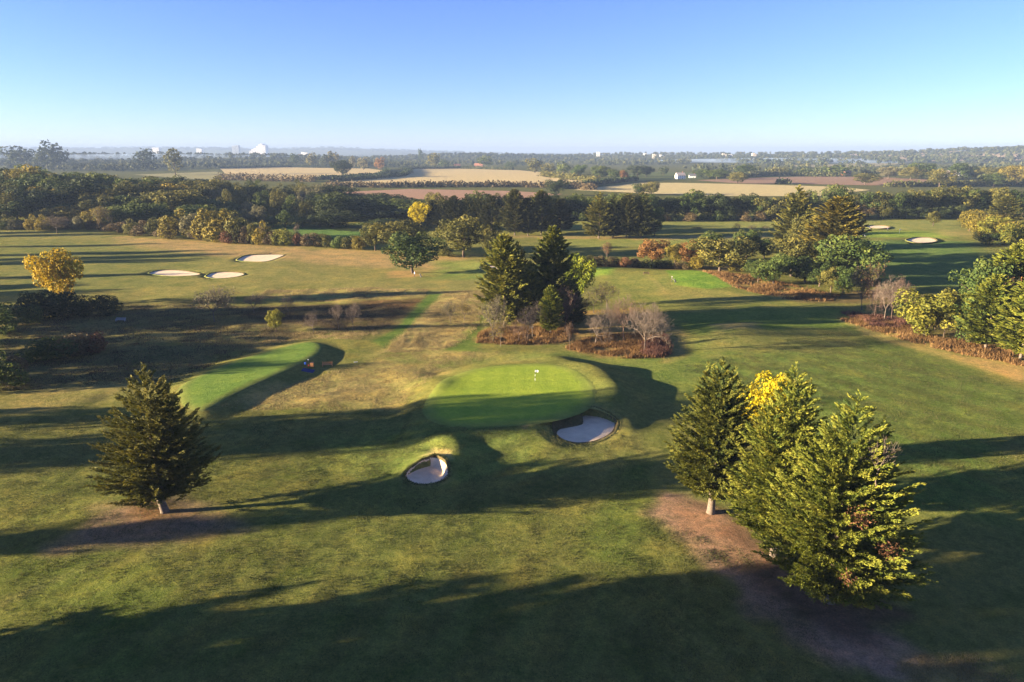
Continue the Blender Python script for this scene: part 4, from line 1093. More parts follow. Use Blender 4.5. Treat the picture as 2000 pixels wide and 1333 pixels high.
# ------------------------------------------------------------------ fields beyond, hedges, far trees
def field(name, pts, c, label, lift=0.25, soft=0):
    pg = poly(pts); n = len(pg)
    k = 10; V = []; F = []; cc = pg.mean(0)
    m_ = grass_material(name + '_soil', col=c, bump=2.0, fine=.5)
    for q in range(k, 0, -1):
        p = cc + (pg - cc) * q / k
        V.append(np.c_[p, land(p[:, 0], p[:, 1]) + lift])
    V.append(np.array([[*cc, land1(cc) + lift]]))
    for q in range(k - 1):
        for j in range(n):
            F.append((q * n + j, q * n + (j + 1) % n, (q + 1) * n + (j + 1) % n, (q + 1) * n + j))
    for j in range(n): F.append(((k - 1) * n + j, (k - 1) * n + (j + 1) % n, k * n))
    return tag(mesh_obj(name, np.concatenate(V), F, m_, smooth=True), label, kind='structure')
GOLD = (.47, .37, .19)
field('stubble_field', [(430, 330), (560, 328), (720, 330), (752, 334), (730, 341), (650, 349), (560, 353), (500, 350), (440, 340)], GOLD, 'golden field left of the hedged lane')
field('stubble_field', [(660, 357), (760, 347), (810, 331), (900, 329), (1000, 332), (1100, 341), (1190, 353), (1150, 362), (1040, 364), (940, 361), (800, 362), (700, 363)], GOLD, 'golden field right of the hedged lane')
field('stubble_field', [(1120, 372), (1250, 358), (1330, 358), (1480, 361), (1640, 366), (1700, 372), (1600, 384), (1400, 384), (1250, 378)], (.45, .37, .185), 'golden field behind the far tree line')
field('ploughed_field', [(1360, 353), (1450, 349), (1560, 346), (1700, 346), (1830, 352), (1820, 361), (1700, 363), (1560, 360), (1440, 359)], (.26, .17, .115), 'pinkish brown ploughed field on the right')
field('ploughed_field', [(640, 377), (800, 370), (1000, 374), (1100, 380), (1000, 392), (800, 390)], (.30, .19, .13), 'pinkish field strip behind the dark conifers')
field('stubble_field', [(1560, 318), (1700, 313), (1880, 315), (2000, 318), (2000, 321), (1800, 320)], (.40, .30, .19), 'thin pale field below the right-hand ridge')
field('stubble_field', [(1540, 323), (1660, 321), (1780, 321), (1700, 327), (1560, 327)], (.30, .26, .14), 'thin pale field among the right-hand trees')
field('meadow', [(1180, 340), (1300, 336), (1420, 338), (1420, 349), (1250, 354)], (.10, .12, .05), 'green meadow around the white house')
field('stubble_field', [(260, 342), (420, 336), (500, 350), (400, 352)], (.25, .23, .11), 'pale field behind the left wood')

def hedge(pts, w, h, m_, label, seed, name='hedge', sz=2.3, per=60):
    rr = np.random.default_rng(seed)
    pg = poly(pts); L = []
    for a, b in zip(pg[:-1], pg[1:]):
        n = max(2, int(np.linalg.norm(b - a) / (w * .3)))
        for t in (np.arange(n) + rr.random(n)) / n:
            p = a + (b - a) * t + rr.normal(0, w * .15, 2); rad = w * rr.uniform(.4, .7)
            L.append((p[0], p[1], land1(p) + h * rr.uniform(.25, .5), rad))
    c0 = pg[0]; z0 = land1(c0)
    L = np.array(L) - np.array([c0[0], c0[1], z0, 0])
    r2 = np.random.default_rng(seed + 1); n = len(L) * per
    wch = np.repeat(np.arange(len(L)), per); d = unit(r2.normal(size=(n, 3))); pos = L[wch, :3] + d * L[wch, 3:4] * np.array([1, 1, h / w]) * r2.uniform(.6, 1.05, (n, 1))
    pos[:, 2] = np.maximum(pos[:, 2], .1)
    s = sz * r2.uniform(.7, 1.4, n)
    v, f, a = cards(pos, unit(r2.normal(size=(n, 3))), s, s * .8, unit(d + r2.normal(0, .5, (n, 3))), np.clip(.45 + r2.normal(0, .15, len(L))[wch] + r2.normal(0, .15, n), 0, 1))
    t = thing(name, label, 'hedge', (c0[0], c0[1], z0), group='field hedges')
    mesh_obj('foliage', v, f, LEAF[m_], t, attr=a)
hedge([(620, 352), (680, 349), (740, 345), (760, 338), (752, 332)], 9, 6, 'dark', 'dark hedge along the near side of the lane', 1)
hedge([(650, 355), (720, 351), (785, 345), (800, 338), (790, 331)], 9, 6, 'dark', 'dark hedge along the far side of the lane', 2)
hedge([(780, 331), (900, 330), (1000, 333)], 10, 7, 'far', 'hedge along the top of the golden field', 3)
hedge([(640, 366), (760, 367), (900, 366), (1010, 366), (1110, 368), (1160, 372)], 12, 7, 'brown', 'brownish hedge below the golden fields', 4)
hedge([(1060, 345), (1110, 351), (1170, 357)], 12, 9, 'olive', 'overgrown hedge at the right end of the golden field', 5)
hedge([(1100, 370), (1180, 360), (1240, 353)], 9, 6, 'dark', 'hedge running from the big dark tree to the meadow', 6)
hedge([(1380, 350), (1500, 344), (1650, 346)], 12, 8, 'far', 'hedge along the top of the ploughed field', 7)
hedge([(1740, 366), (1900, 364), (2000, 364)], 12, 7, 'olive', 'hedge in front of the distant white buildings', 8)
hedge([(1515, 360), (1540, 360)], 7, 6, 'dark', 'short dark hedge stub beside the ploughed field', 9)
hedge([(430, 330), (560, 327.5), (720, 329)], 10, 7, 'dark', 'dark hedge along the far side of the left golden field', 10)
hedge([(430, 352), (520, 354), (620, 356)], 14, 10, 'brown', 'brownish hedge above the left wood', 12)

FT = [(669, 347, 312, 32, 'dark', 'dark tree standing alone beside the lane hedge'), (1086, 383, 347, 36, 'dark', 'big dark tree behind the conifer group'), (822, 316, 289, 9, 'oak', 'tall narrow poplar on the skyline'),
      (846, 327, 300, 24, 'olive', 'pale tree right of the narrow poplar'), (868, 328, 311, 18, 'oak', 'small tree right of the pale one'), (947, 329, 304, 26, 'oak', 'broad tree at the corner of the golden field'), (995, 331, 317, 20, 'oak', 'low round tree on the field edge'),
      (1045, 338, 311, 30, 'olive', 'bushy tree on the right field corner'), (1070, 341, 319, 26, 'olive', 'olive tree next to the bushy one'), (1100, 342, 317, 30, 'oak', 'dark tree on the field edge'), (1130, 346, 322, 30, 'green', 'green tree beyond the field edge'),
      (1172, 350, 324, 36, 'oak', 'dark rounded tree left of the meadow'), (1205, 352, 330, 32, 'oak', 'spreading tree left of the meadow'), (1219, 355, 333, 16, 'orange', 'brownish tree at the meadow corner'), (1245, 346, 323, 32, 'dark', 'dark tree behind the meadow'), (1262, 346, 325, 24, 'dark', 'second dark tree behind the meadow'),
      (1272, 382, 355, 30, 'olive', 'pointed tree above the far tree line'), (1250, 381, 359, 26, 'oak', 'low tree above the far tree line'), (1295, 343, 327, 18, 'dark', 'dark tree left of the white house'), (1370, 348, 332, 26, 'oak', 'dark tree right of the white house'), (1400, 351, 331, 40, 'green', 'green tree right of the white house'),
      (1440, 360, 336, 32, 'olive', 'tree standing alone before the ploughed field'), (1455, 345, 323, 36, 'oak', 'bulky tree behind the lone field tree'), (1690, 362, 340, 40, 'olive', 'spreading tree at the edge of the ploughed field'), (1778, 352, 325, 40, 'olive', 'pale domed tree right of the ploughed field'),
      (1800, 350, 316, 44, 'oak', 'large dark tree behind the pale domed one'), (1834, 366, 332, 40, 'olive', 'tall round tree right of the ploughed field'), (1520, 343, 328, 40, 'olive', 'wide low tree behind the ploughed field'), (1570, 344, 330, 34, 'oak', 'low dark tree behind the ploughed field'), (1630, 344, 324, 50, 'oak', 'wide dark tree by the red house'), (1735, 350, 328, 40, 'pale', 'pale tree behind the ploughed field'),
      (1910, 352, 328, 40, 'olive', 'tree right of the white buildings'), (1950, 356, 326, 50, 'olive', 'wide olive tree at the far right'), (1985, 360, 322, 50, 'goldgreen', 'golden tree at the far right edge'), (1940, 366, 340, 40, 'oak', 'dark tree at the far right'), (1880, 352, 318, 40, 'oak', 'tree behind the white buildings'),
      (610, 327, 299, 20, 'olive', 'feathery tree behind the white farmhouse'), (640, 328, 300, 24, 'dark', 'dark tree right of the white farmhouse'), (578, 325, 298, 18, 'oak', 'dark tree left of the white farmhouse'), (650, 326, 294, 22, 'goldgreen', 'tall pale poplar group behind the field'), (710, 332, 308, 24, 'pale', 'pale tree beyond the left golden field'), (742, 333, 308, 18, 'orange', 'tan tree where the lane leaves the field'), (690, 330, 306, 14, 'pale', 'greyish tree beyond the lone dark one'),
      (110, 330, 275, 40, 'dark', 'tall dark tree breaking the skyline on the left'), (92, 332, 286, 40, 'dark', 'dark tree beside the tall skyline tree'), (45, 330, 286, 50, 'dark', 'round dark tree on the left skyline'), (282, 322, 287, 36, 'dark', 'dark rounded tree before the blue ridge'), (340, 320, 291, 34, 'olive', 'olive tree behind the pale roof')]
for (bx, by, ty, w, m_, lb) in FT:
    put('far' if by < 345 else 'broad', bx, by, ty - 2, w * 1.12, m_, lb, 'trees among the far fields')

# woods too far off to count: one mass of crowns
def far_mass(name, samples, m_, seed, label):
    rr = np.random.default_rng(seed)
    T = []
    for s in range(5):
        q = np.random.default_rng(500 + s); L = []
        for i in range(7):
            d = unit(q.normal(size=3)) * q.uniform(.1, .8)
            L.append((d[0] * .3, d[1] * .3, .55 + d[2] * .3, q.uniform(.2, .3)))
        T.append(lobes_cards(L, 66, .25, 520 + s))
    V, F, A, k = [], [], [], 0
    for (xy, z, H, W) in samples:
        v, f, a = T[rr.integers(5)]
        th = rr.uniform(0, 6.28); ca, sa = math.cos(th), math.sin(th)
        vx = (v[:, 0] * ca - v[:, 1] * sa) * W + xy[0]; vy = (v[:, 0] * sa + v[:, 1] * ca) * W + xy[1]
        V.append(np.c_[vx, vy, v[:, 2] * H * 1.05 + z - .05 * H]); F.append(f + k); k += len(v)
        A.append(np.clip(a + rr.normal(0, .2), 0, 1))
    o = mesh_obj(name, np.concatenate(V), np.concatenate(F), LEAF[m_], attr=np.concatenate(A))
    return tag(o, label, kind='stuff')
def band(pts, n, h, seed, wk=1.0):
    """points scattered in a region surveyed from the photo, standing on the land"""
    rr = np.random.default_rng(seed); pg = np.array(pts, float)
    q = rr.uniform(pg.min(0), pg.max(0), (n * 6, 2)); q = q[sdf(pg, q[:, 0], q[:, 1]) < 0][:n]
    xy = np.array([P(a, max(b, 297.6)) for a, b in q]); xy = xy[np.hypot(xy[:, 0], xy[:, 1]) < 15500]
    z = land(xy[:, 0], xy[:, 1]); H = rr.uniform(*h, len(xy)); W = H * rr.uniform(.8, 1.35, len(xy)) * wk
    return list(zip(xy, z, H, W))
S = []
S += band([(0, 304), (440, 302), (420, 330), (240, 336), (0, 334)], 560, (11, 19), 1)
S += band([(430, 302), (860, 302), (880, 326), (740, 328), (430, 327)], 620, (9, 16), 2)
S += band([(850, 300.5), (1100, 301), (1250, 316), (1000, 326), (880, 324)], 420, (10, 17), 3)
S += band([(1140, 316), (1350, 315), (1345, 323), (1150, 324)], 130, (13, 18), 4)
S += band([(1080, 301), (2000, 300), (2000, 311), (1300, 313)], 1100, (10, 17), 5)
S += band([(1340, 326), (1540, 322), (1800, 328), (2000, 326), (2000, 344), (1800, 346), (1500, 340), (1330, 338)], 300, (9, 15), 6)
S += band([(1850, 316), (2000, 318), (2000, 362), (1880, 352)], 90, (11, 17), 7)
S += band([(1640, 311), (2000, 311), (2000, 317), (1700, 316)], 110, (11, 16), 8)
far_mass('far_woodland', S, 'far', 3, 'distant woods and hedgerow trees fading into haze')
# crowns on the slopes of the ridges and the wooded hill
S = []; rr = np.random.default_rng(77)
def slope(n, x0, x1, y0, y1, h, w, normal=False):
    xy = np.c_[rr.normal(x0, x1, n), rr.normal(y0, y1, n)] if normal else np.c_[rr.uniform(x0, x1, n), rr.uniform(y0, y1, n)]
    return list(zip(xy, land(xy[:, 0], xy[:, 1]), rr.uniform(*h, n), rr.uniform(*w, n)))
S += slope(380, -190, 330, 3240, 170, (12, 18), (16, 24), True)
S += slope(900, -2300, -260, 1950, 2700, (9, 17), (11, 20))
S += slope(1250, 800, 3200, 2200, 3250, (13, 22), (18, 30))
S += slope(450, -200, 2200, 3000, 4100, (12, 18), (16, 28))
S += slope(450, -7500, 900, 9500, 10600, (14, 24), (50, 90))
far_mass('hill_woodland', S, 'far', 4, 'woods covering the hill and ridges on the horizon')


# ------------------------------------------------------------------ long grass, bracken and heath: blades nobody could count
def tufts(name, regions, m_, label, seed):
    rr = np.random.default_rng(seed); V, F, A, k = [], [], [], 0
    for (pts, n, h, w, clump) in regions:
        pg = poly(pts); lo, hi = pg.min(0), pg.max(0); P0 = []
        got = 0
        while got < n:
            q = rr.uniform(lo, hi, (n * 2, 2)); q = q[sdf(pg, q[:, 0], q[:, 1]) < rr.normal(0, .6, len(q))]
            if clump:
                q = q[vnoise(q[:, 0], q[:, 1], clump, seed + 3) > rr.uniform(-.8, .5, len(q))]
            for b in BUNKERS[:2]:
                q = q[sdf(b['rim'], q[:, 0], q[:, 1]) > .35]
            q = q[sdf(PUTT, q[:, 0], q[:, 1]) > .4]; q = q[sdf(TEE, q[:, 0], q[:, 1]) > .2]
            P0.append(q); got += len(q)
        q = np.concatenate(P0)[:n]; n = len(q)
        z = land(q[:, 0], q[:, 1]) - .02
        hh = rr.uniform(*h, n) * (1 + .35 * vnoise(q[:, 0], q[:, 1], 2.3, seed)); ang = rr.uniform(0, 6.28, n); ww = w * rr.uniform(.6, 1.4, n)
        b = np.c_[q, z]; sd = np.c_[np.cos(ang), np.sin(ang), 0 * ang] * ww[:, None]
        tip = b + np.c_[rr.normal(0, .3, (n, 2)) * hh[:, None], hh]
        V.append(np.stack([b - sd, b + sd, tip], 1).reshape(-1, 3)); F.append(np.arange(n * 3).reshape(n, 3) + k); k += 3 * n
        A.append(np.repeat(np.clip(.5 + .25 * vnoise(q[:, 0], q[:, 1], 5, seed + 7) + rr.normal(0, .17, n), 0, 1), 3))
    return tag(mesh_obj(name, np.concatenate(V), np.concatenate(F), LEAF[m_], attr=np.concatenate(A)), label, kind='stuff')
ISL1 = [(930, 668), (942, 648), (975, 640), (1040, 640), (1100, 640), (1130, 650), (1100, 668), (1040, 673), (960, 674)]
ISL2 = [(1105, 682), (1130, 668), (1180, 655), (1240, 655), (1300, 655), (1302, 690), (1290, 700), (1230, 702), (1150, 690)]
tufts('long_grass', [(ISL1, 12000, (.25, .75), .07, 2.0), (ISL2, 17000, (.25, .8), .07, 2.0), ([(1370, 534), (1470, 542), (1640, 578), (1620, 588), (1520, 584), (1440, 564)], 11000, (.25, .8), .12, 4),
                     ([(1640, 625), (1700, 620), (1800, 650), (1920, 676), (2000, 690), (2000, 715), (1900, 695), (1780, 668)], 15000, (.3, .8), .09, 3)], 'bracken', 'orange-brown long grass and bracken under the trees', 31)
tufts('red_scrub', [([(1258, 672), (1300, 660), (1303, 692), (1285, 700), (1255, 698)], 6000, (.4, 1.1), .07, 1.5), ([(1640, 610), (1760, 625), (1800, 648), (1700, 640)], 5000, (.5, 1.1), .09, 2)], 'redstem', 'dark red stems of scrub at the edge of the long grass', 32)
tufts('straw_grass', [([(742, 690), (790, 652), (836, 604), (858, 590), (945, 580), (938, 632), (910, 662), (858, 686)], 26000, (.08, .24), .05, 1.5), ([(520, 567), (700, 562), (838, 566), (830, 581), (640, 588), (500, 583)], 14000, (.1, .28), .07, 3),
                      ([(860, 570), (950, 568), (950, 582), (860, 586)], 4000, (.1, .25), .07, 3), ([(440, 652), (640, 648), (740, 652), (700, 668), (600, 662), (500, 672)], 8000, (.1, .28), .06, 2),
                      ([(1740, 1270), (1900, 1280), (2000, 1330), (2000, 1345), (1780, 1345)], 5000, (.08, .25), .025, 1.0),
                      ([(430, 800), (560, 752), (760, 690), (1000, 690), (860, 722), (800, 800)], 22000, (.06, .16), .05, 1.5)], 'straw', 'pale straw-coloured dry grass', 33)
tufts('heath_scrub', [([(0, 605), (250, 595), (620, 600), (800, 595), (740, 650), (600, 655), (480, 688), (345, 745), (180, 755), (0, 765)], 60000, (.08, .3), .06, 3.0)], 'heath', 'brown heath and dead stalks on the rough ground', 34)
tufts('rough_grass', [([(0, 820), (330, 800), (800, 800), (1260, 860), (1280, 960), (1250, 1345), (0, 1345)], 150000, (.05, .15), .035, 1.2),
                      ([(1250, 1000), (1500, 1100), (1640, 1300), (1700, 1345), (1200, 1345)], 22000, (.05, .15), .03, 1.2),
                      ([(1320, 720), (1650, 640), (2000, 760), (2000, 1000), (1750, 1000), (1600, 800)], 70000, (.05, .14), .045, 1.2)], 'turf', 'short rough grass of the near fairway', 35)

# ------------------------------------------------------------------ golf things
WOOD = simple('bench_wood', (.42, .20, .08), .7, .25, 12)
WOOD_DARK = simple('bench_wood_dark', (.13, .075, .05), .8, .25, 12)
GREYWOOD = simple('weathered_wood', (.30, .29, .30), .8, .25, 12)
WHITE = simple('white_paint', (.80, .80, .78), .5, .04, 5)
BLACK = simple('black_plastic', (.03, .03, .035), .5, .1, 5)
BLUE = simple('blue_plastic', (.03, .10, .45), .45, .1, 5)
NAVY = simple('navy_rubber', (.025, .035, .11), .8, .2, 8)
METAL = simple('grey_metal', (.35, .36, .38), .4, .1, 8, .5)
RED = simple('red_band', (.5, .05, .03), .5, .1, 5)
SKIN = simple('skin', (.48, .29, .21), .6, .06, 10)
CLOTH = {k: simple('cloth_' + k, c, .9, .1, 10) for k, c in dict(white=(.78, .77, .75), dark=(.035, .04, .05), navy=(.03, .05, .12), grey=(.22, .23, .25), tan=(.35, .27, .18)).items()}

xy, z = on(1045, 747)
fl = thing('flagstick', 'white flag on a thin striped stick standing on the putting green', 'flag', (xy[0], xy[1], z + .05))
for i in range(6):
    v, f = tube_vf([(0, 0, i * .38 - .08), (0, 0, (i + 1) * .38 - .082)], [.028, .028], 8)
    mesh_obj('stick_band', v, f, WHITE if i % 2 else BLACK, fl)
k = 9; V = []; F = []
for i in range(k):
    u = i / (k - 1); yy = .06 * math.sin(u * 5)
    V += [(.03 + u * .55, yy, 2.18 - .03 * u), (.03 + u * .55, yy, 1.72 + .06 * u)]
for i in range(k - 1): F.append((2 * i, 2 * i + 1, 2 * i + 3, 2 * i + 2))
fo = mesh_obj('flag_cloth', V, F, WHITE, fl, smooth=True); fo.modifiers.new('thick', 'SOLIDIFY').thickness = .008
v, f = tube_vf([(0, 0, .012), (0, 0, -.15)], [.055, .055], 12); mesh_obj('hole_cup', v, f, BLACK, fl)

def bench(px, py, rz, label, m_, L=1.8):
    xy, z = on(px, py)
    t = thing('park_bench', label, 'bench', (xy[0], xy[1], z), rz)
    for i in range(4): box('seat_slat', (0, -.02 - .12 * i, .44), (L, .09, .03), m_, t)
    for i in range(3): box('back_slat', (0, .10 + .035 * i, .56 + .14 * i), (L, .03, .09), m_, t)
    for sx in (-1, 1):
        xx = sx * (L / 2 - .05)
        box('leg', (xx, -.40, .31), (.08, .08, .62), m_, t); box('leg', (xx, .05, .21), (.08, .08, .42), m_, t)
        v, f = tube_vf([(xx, .06, .42), (xx, .20, .98)], [.05, .045], 4); mesh_obj('back_post', v, f, m_, t)
        box('armrest', (xx, -.18, .64), (.09, .56, .04), m_, t); box('side_rail', (xx, -.18, .38), (.06, .44, .06), m_, t)
bench(640, 716, R(8), 'wooden bench with sunlit orange ends beside the raised tee', WOOD, 1.9)
bench(1262, 537, R(5), 'small brown bench near the mid-distance tee', WOOD_DARK, 1.8)
bench(237, 628, R(-5), 'grey bench in the shade by the dark hedge', GREYWOOD, 2.4)

xy, z = on(597, 719)
t = thing('ball_washer', 'blue ball washer on a post beside the raised tee', 'ball washer', (xy[0], xy[1], z))
v, f = tube_vf([(0, 0, -.1), (0, 0, .75)], [.05, .045], 10); mesh_obj('post', v, f, BLACK, t)
box('washer_body', (0, 0, .92), (.34, .26, .42), BLUE, t, bevel=.04); v, f = tube_vf([(.05, 0, 1.13), (.05, 0, 1.30)], [.03, .045], 8); mesh_obj('handle', v, f, BLACK, t)
xy, z = on(603, 716)
t = thing('tee_sign', 'slim dark marker post with a pale top by the tee', 'sign', (xy[0], xy[1], z))
box('post', (0, 0, .6), (.09, .09, 1.4), BLACK, t); box('cap', (0, 0, 1.36), (.13, .13, .12), WHITE, t); box('plate', (0, -.06, .25), (.2, .03, .26), RED, t)
xy, z = on(610, 717)
t = thing('litter_bin', 'wooden slatted litter bin between the ball washer and the bench', 'bin', (xy[0], xy[1], z))
for i in range(5):
    for yy in (-.27, .27): box('slat', (-.24 + i * .12, yy, .45), (.105, .03, .8), WOOD, t)
for i in range(4):
    for xx in (-.29, .29): box('slat', (xx, -.19 + i * .127, .45), (.03, .105, .8), WOOD, t)
box('liner', (0, 0, .42), (.5, .46, .78), BLACK, t); box('rim', (0, 0, .87), (.62, .6, .04), WOOD_DARK, t)
xy, z = on(602, 724)
V = []; F = []; nx, ny = 10, 6
for j in range(ny + 1):
    for i in range(nx + 1):
        a, b = (i / nx - .5) * 2.2, (j / ny - .5) * 1.5
        V.append((a, b, land1((xy[0] + a, xy[1] + b)) - z + .03))
for j in range(ny):
    for i in range(nx): F.append((j * (nx + 1) + i, j * (nx + 1) + i + 1, (j + 1) * (nx + 1) + i + 1, (j + 1) * (nx + 1) + i))
t = thing('rubber_mat', 'dark blue rubber mat on the ground by the ball washer', 'mat', (xy[0], xy[1], z))
mo = mesh_obj('mat', V, F, NAVY, t); mo.modifiers.new('thick', 'SOLIDIFY').thickness = .03
xy, z = on(695, 708)
t = thing('tee_marker', 'small pale board lying on the tan grass right of the bench', 'marker', (xy[0], xy[1], z + .05), R(20))
box('board', (0, 0, 0), (.8, .16, .06), WHITE, t, bevel=.01); box('batten', (0, 0, .045), (.1, .16, .03), GREYWOOD, t)

def human():
    """one continuous standing body grown from a skeleton, 1.75 m"""
    me = bpy.data.meshes.new('person_skeleton'); bm = bmesh.new(); lay = bm.verts.layers.skin.verify()
    def vt(co, rad):
        v = bm.verts.new(co); v[lay].radius = rad if isinstance(rad, tuple) else (rad, rad); return v
    pel = vt((0, 0, .95), (.15, .11)); pel[lay].use_root = True
    wa = vt((0, 0, 1.10), (.135, .10)); ch = vt((0, .01, 1.32), (.165, .115)); nk = vt((0, .0, 1.49), .055); hd0 = vt((0, -.01, 1.57), (.075, .085)); hd1 = vt((0, -.005, 1.68), (.078, .095)); hd2 = vt((0, .0, 1.745), .045)
    for a, b in ((pel, wa), (wa, ch), (ch, nk), (nk, hd0), (hd0, hd1), (hd1, hd2)): bm.edges.new((a, b))
    nose = vt((0, -.115, 1.64), .014); bm.edges.new((hd1, nose))
    for s in (-1, 1):
        sh = vt((s * .19, .01, 1.42), .062); el = vt((s * .25, .0, 1.14), .046); wr = vt((s * .22, -.14, .94), .032); ha = vt((s * .20, -.19, .87), (.036, .022)); fi = vt((s * .18, -.21, .79), (.026, .014)); th = vt((s * .15, -.21, .86), .012)
        for a, b in ((ch, sh), (sh, el), (el, wr), (wr, ha), (ha, fi), (ha, th)): bm.edges.new((a, b))
        hp = vt((s * .10, 0, .88), .10); kn = vt((s * .12, -.02, .48), .066); an = vt((s * .13, .02, .09), .045); to = vt((s * .14, -.15, .035), (.042, .03))
        for a, b in ((pel, hp), (hp, kn), (kn, an), (an, to)): bm.edges.new((a, b))
    bm.to_mesh(me); bm.free()
    o = bpy.data.objects.new('person_skeleton', me); C.objects.link(o)
    o.modifiers.new('skin', 'SKIN').use_smooth_shade = True
    o.modifiers.new('sub', 'SUBSURF').levels = 1
    dg = bpy.context.evaluated_depsgraph_get(); ev = o.evaluated_get(dg)
    out = bpy.data.meshes.new_from_object(ev); bpy.data.objects.remove(o)
    return out
BODY = human()
def person(px, py, rz, shirt, trousers, hat, label):
    xy, z = on(px, py)
    t = thing('person', label, 'person', (xy[0], xy[1], z), rz)
    me = BODY.copy(); me.materials.clear()
    for m_ in (SKIN, CLOTH[shirt], CLOTH[trousers], BLACK): me.materials.append(m_)
    for p in me.polygons:
        c = p.center
        p.material_index = 3 if c.z < .10 else 2 if c.z < .97 and abs(c.x) < .2 and c.y > -.12 else 1 if c.z < 1.46 and (abs(c.x) < .2 or c.z > 1.14) and c.z > .95 else 0
        if c.z < .9 and c.y < -.12 and c.z > .6: p.material_index = 0
    o = bpy.data.objects.new('body', me); C.objects.link(o); o.parent = t
    v, f = tube_vf([(0, 0, 1.655), (0, 0, 1.72), (0, 0, 1.765), (0, 0, 1.78)], [.105, .105, .075, .02], 12); hb = mesh_obj('cap', v, f, CLOTH[hat], t, smooth=True)
    v, f = box_vf((0, -.13, 1.665), (.15, .12, .012)); mesh_obj('peak', v, f, CLOTH[hat], hb)
def trolley(px, py, rz, bagm, label):
    xy, z = on(px, py)
    t = thing('golf_trolley', label, 'golf trolley', (xy[0], xy[1], z), rz)
    for s in (-1, 1):
        a = np.linspace(0, 2 * math.pi, 17); pts = np.c_[np.full(17, s * .30), .15 * np.cos(a), .15 + .15 * np.sin(a)]
        w_ = mesh_obj('wheel', *tube_vf(pts, [.03] * 17, 6), BLACK, t); mesh_obj('hub', *tube_vf([(s * .26, 0, .15), (s * .34, 0, .15)], [.06, .06], 8), METAL, w_)
    mesh_obj('axle', *tube_vf([(-.3, 0, .15), (.3, 0, .15)], [.02, .02], 6), METAL, t)
    mesh_obj('frame', *tube_vf([(0, -.45, .12), (0, 0, .25), (0, .35, .75), (0, .62, 1.02), (0, .75, 1.03)], [.025] * 5, 6), METAL, t)
    b = mesh_obj('bag', *tube_vf([(0, -.36, .20), (0, -.3, .27), (0, .12, .85), (0, .22, 1.0)], [.12, .15, .145, .16], 12), CLOTH[bagm], t, smooth=True)
    for i in range(5): mesh_obj('club', *tube_vf([(.05 * (i - 2), .18, .95), (.06 * (i - 2), .28 + .02 * (i % 2), 1.17 + .04 * (i % 3))], [.012, .03], 6), METAL, b)
person(810, 541, R(120), 'white', 'dark', 'white', 'golfer in a white top and dark trousers under the round oak')
trolley(822, 542, R(70), 'dark', 'dark golf trolley with a bag beside the golfer under the oak')
person(1312, 551, R(60), 'grey', 'dark', 'white', 'golfer in grey with a white cap on the mid-distance tee')
trolley(1318, 552, R(80), 'dark', 'dark golf trolley next to the golfer in grey')
person(1669, 446, R(40), 'dark', 'dark', 'dark', 'distant golfer in dark clothes, leftmost by the far bunker')
trolley(1675, 447, R(90), 'navy', 'navy trolley beside the leftmost distant golfer')
person(1678, 447, R(-30), 'navy', 'navy', 'navy', 'distant golfer in navy standing behind the navy trolley')
person(1686, 447, R(30), 'dark', 'navy', 'dark', 'distant golfer alone left of the bright far bunker')
person(1699, 450, R(200), 'dark', 'grey', 'white', 'distant golfer in pale trousers just below the bright far bunker')
person(1733, 451, R(150), 'navy', 'dark', 'dark', 'distant golfer in dark clothes right of the bright far bunker')
trolley(1689, 464, R(100), 'grey', 'pale trolley parked at the near edge of the far green')
xy, z = on(1756, 456)
fl = thing('flagstick', 'tiny flag on the far right green', 'flag', (xy[0], xy[1], z))
mesh_obj('stick', *tube_vf([(0, 0, -.1), (0, 0, 2.2)], [.035, .035], 6), WHITE, fl)
fo = mesh_obj('flag_cloth', [(.03, 0, 2.2), (.03, 0, 1.7), (.6, .05, 1.75), (.6, .05, 2.15)], [(0, 1, 2, 3)], WHITE, fl); fo.modifiers.new('thick', 'SOLIDIFY').thickness = .01

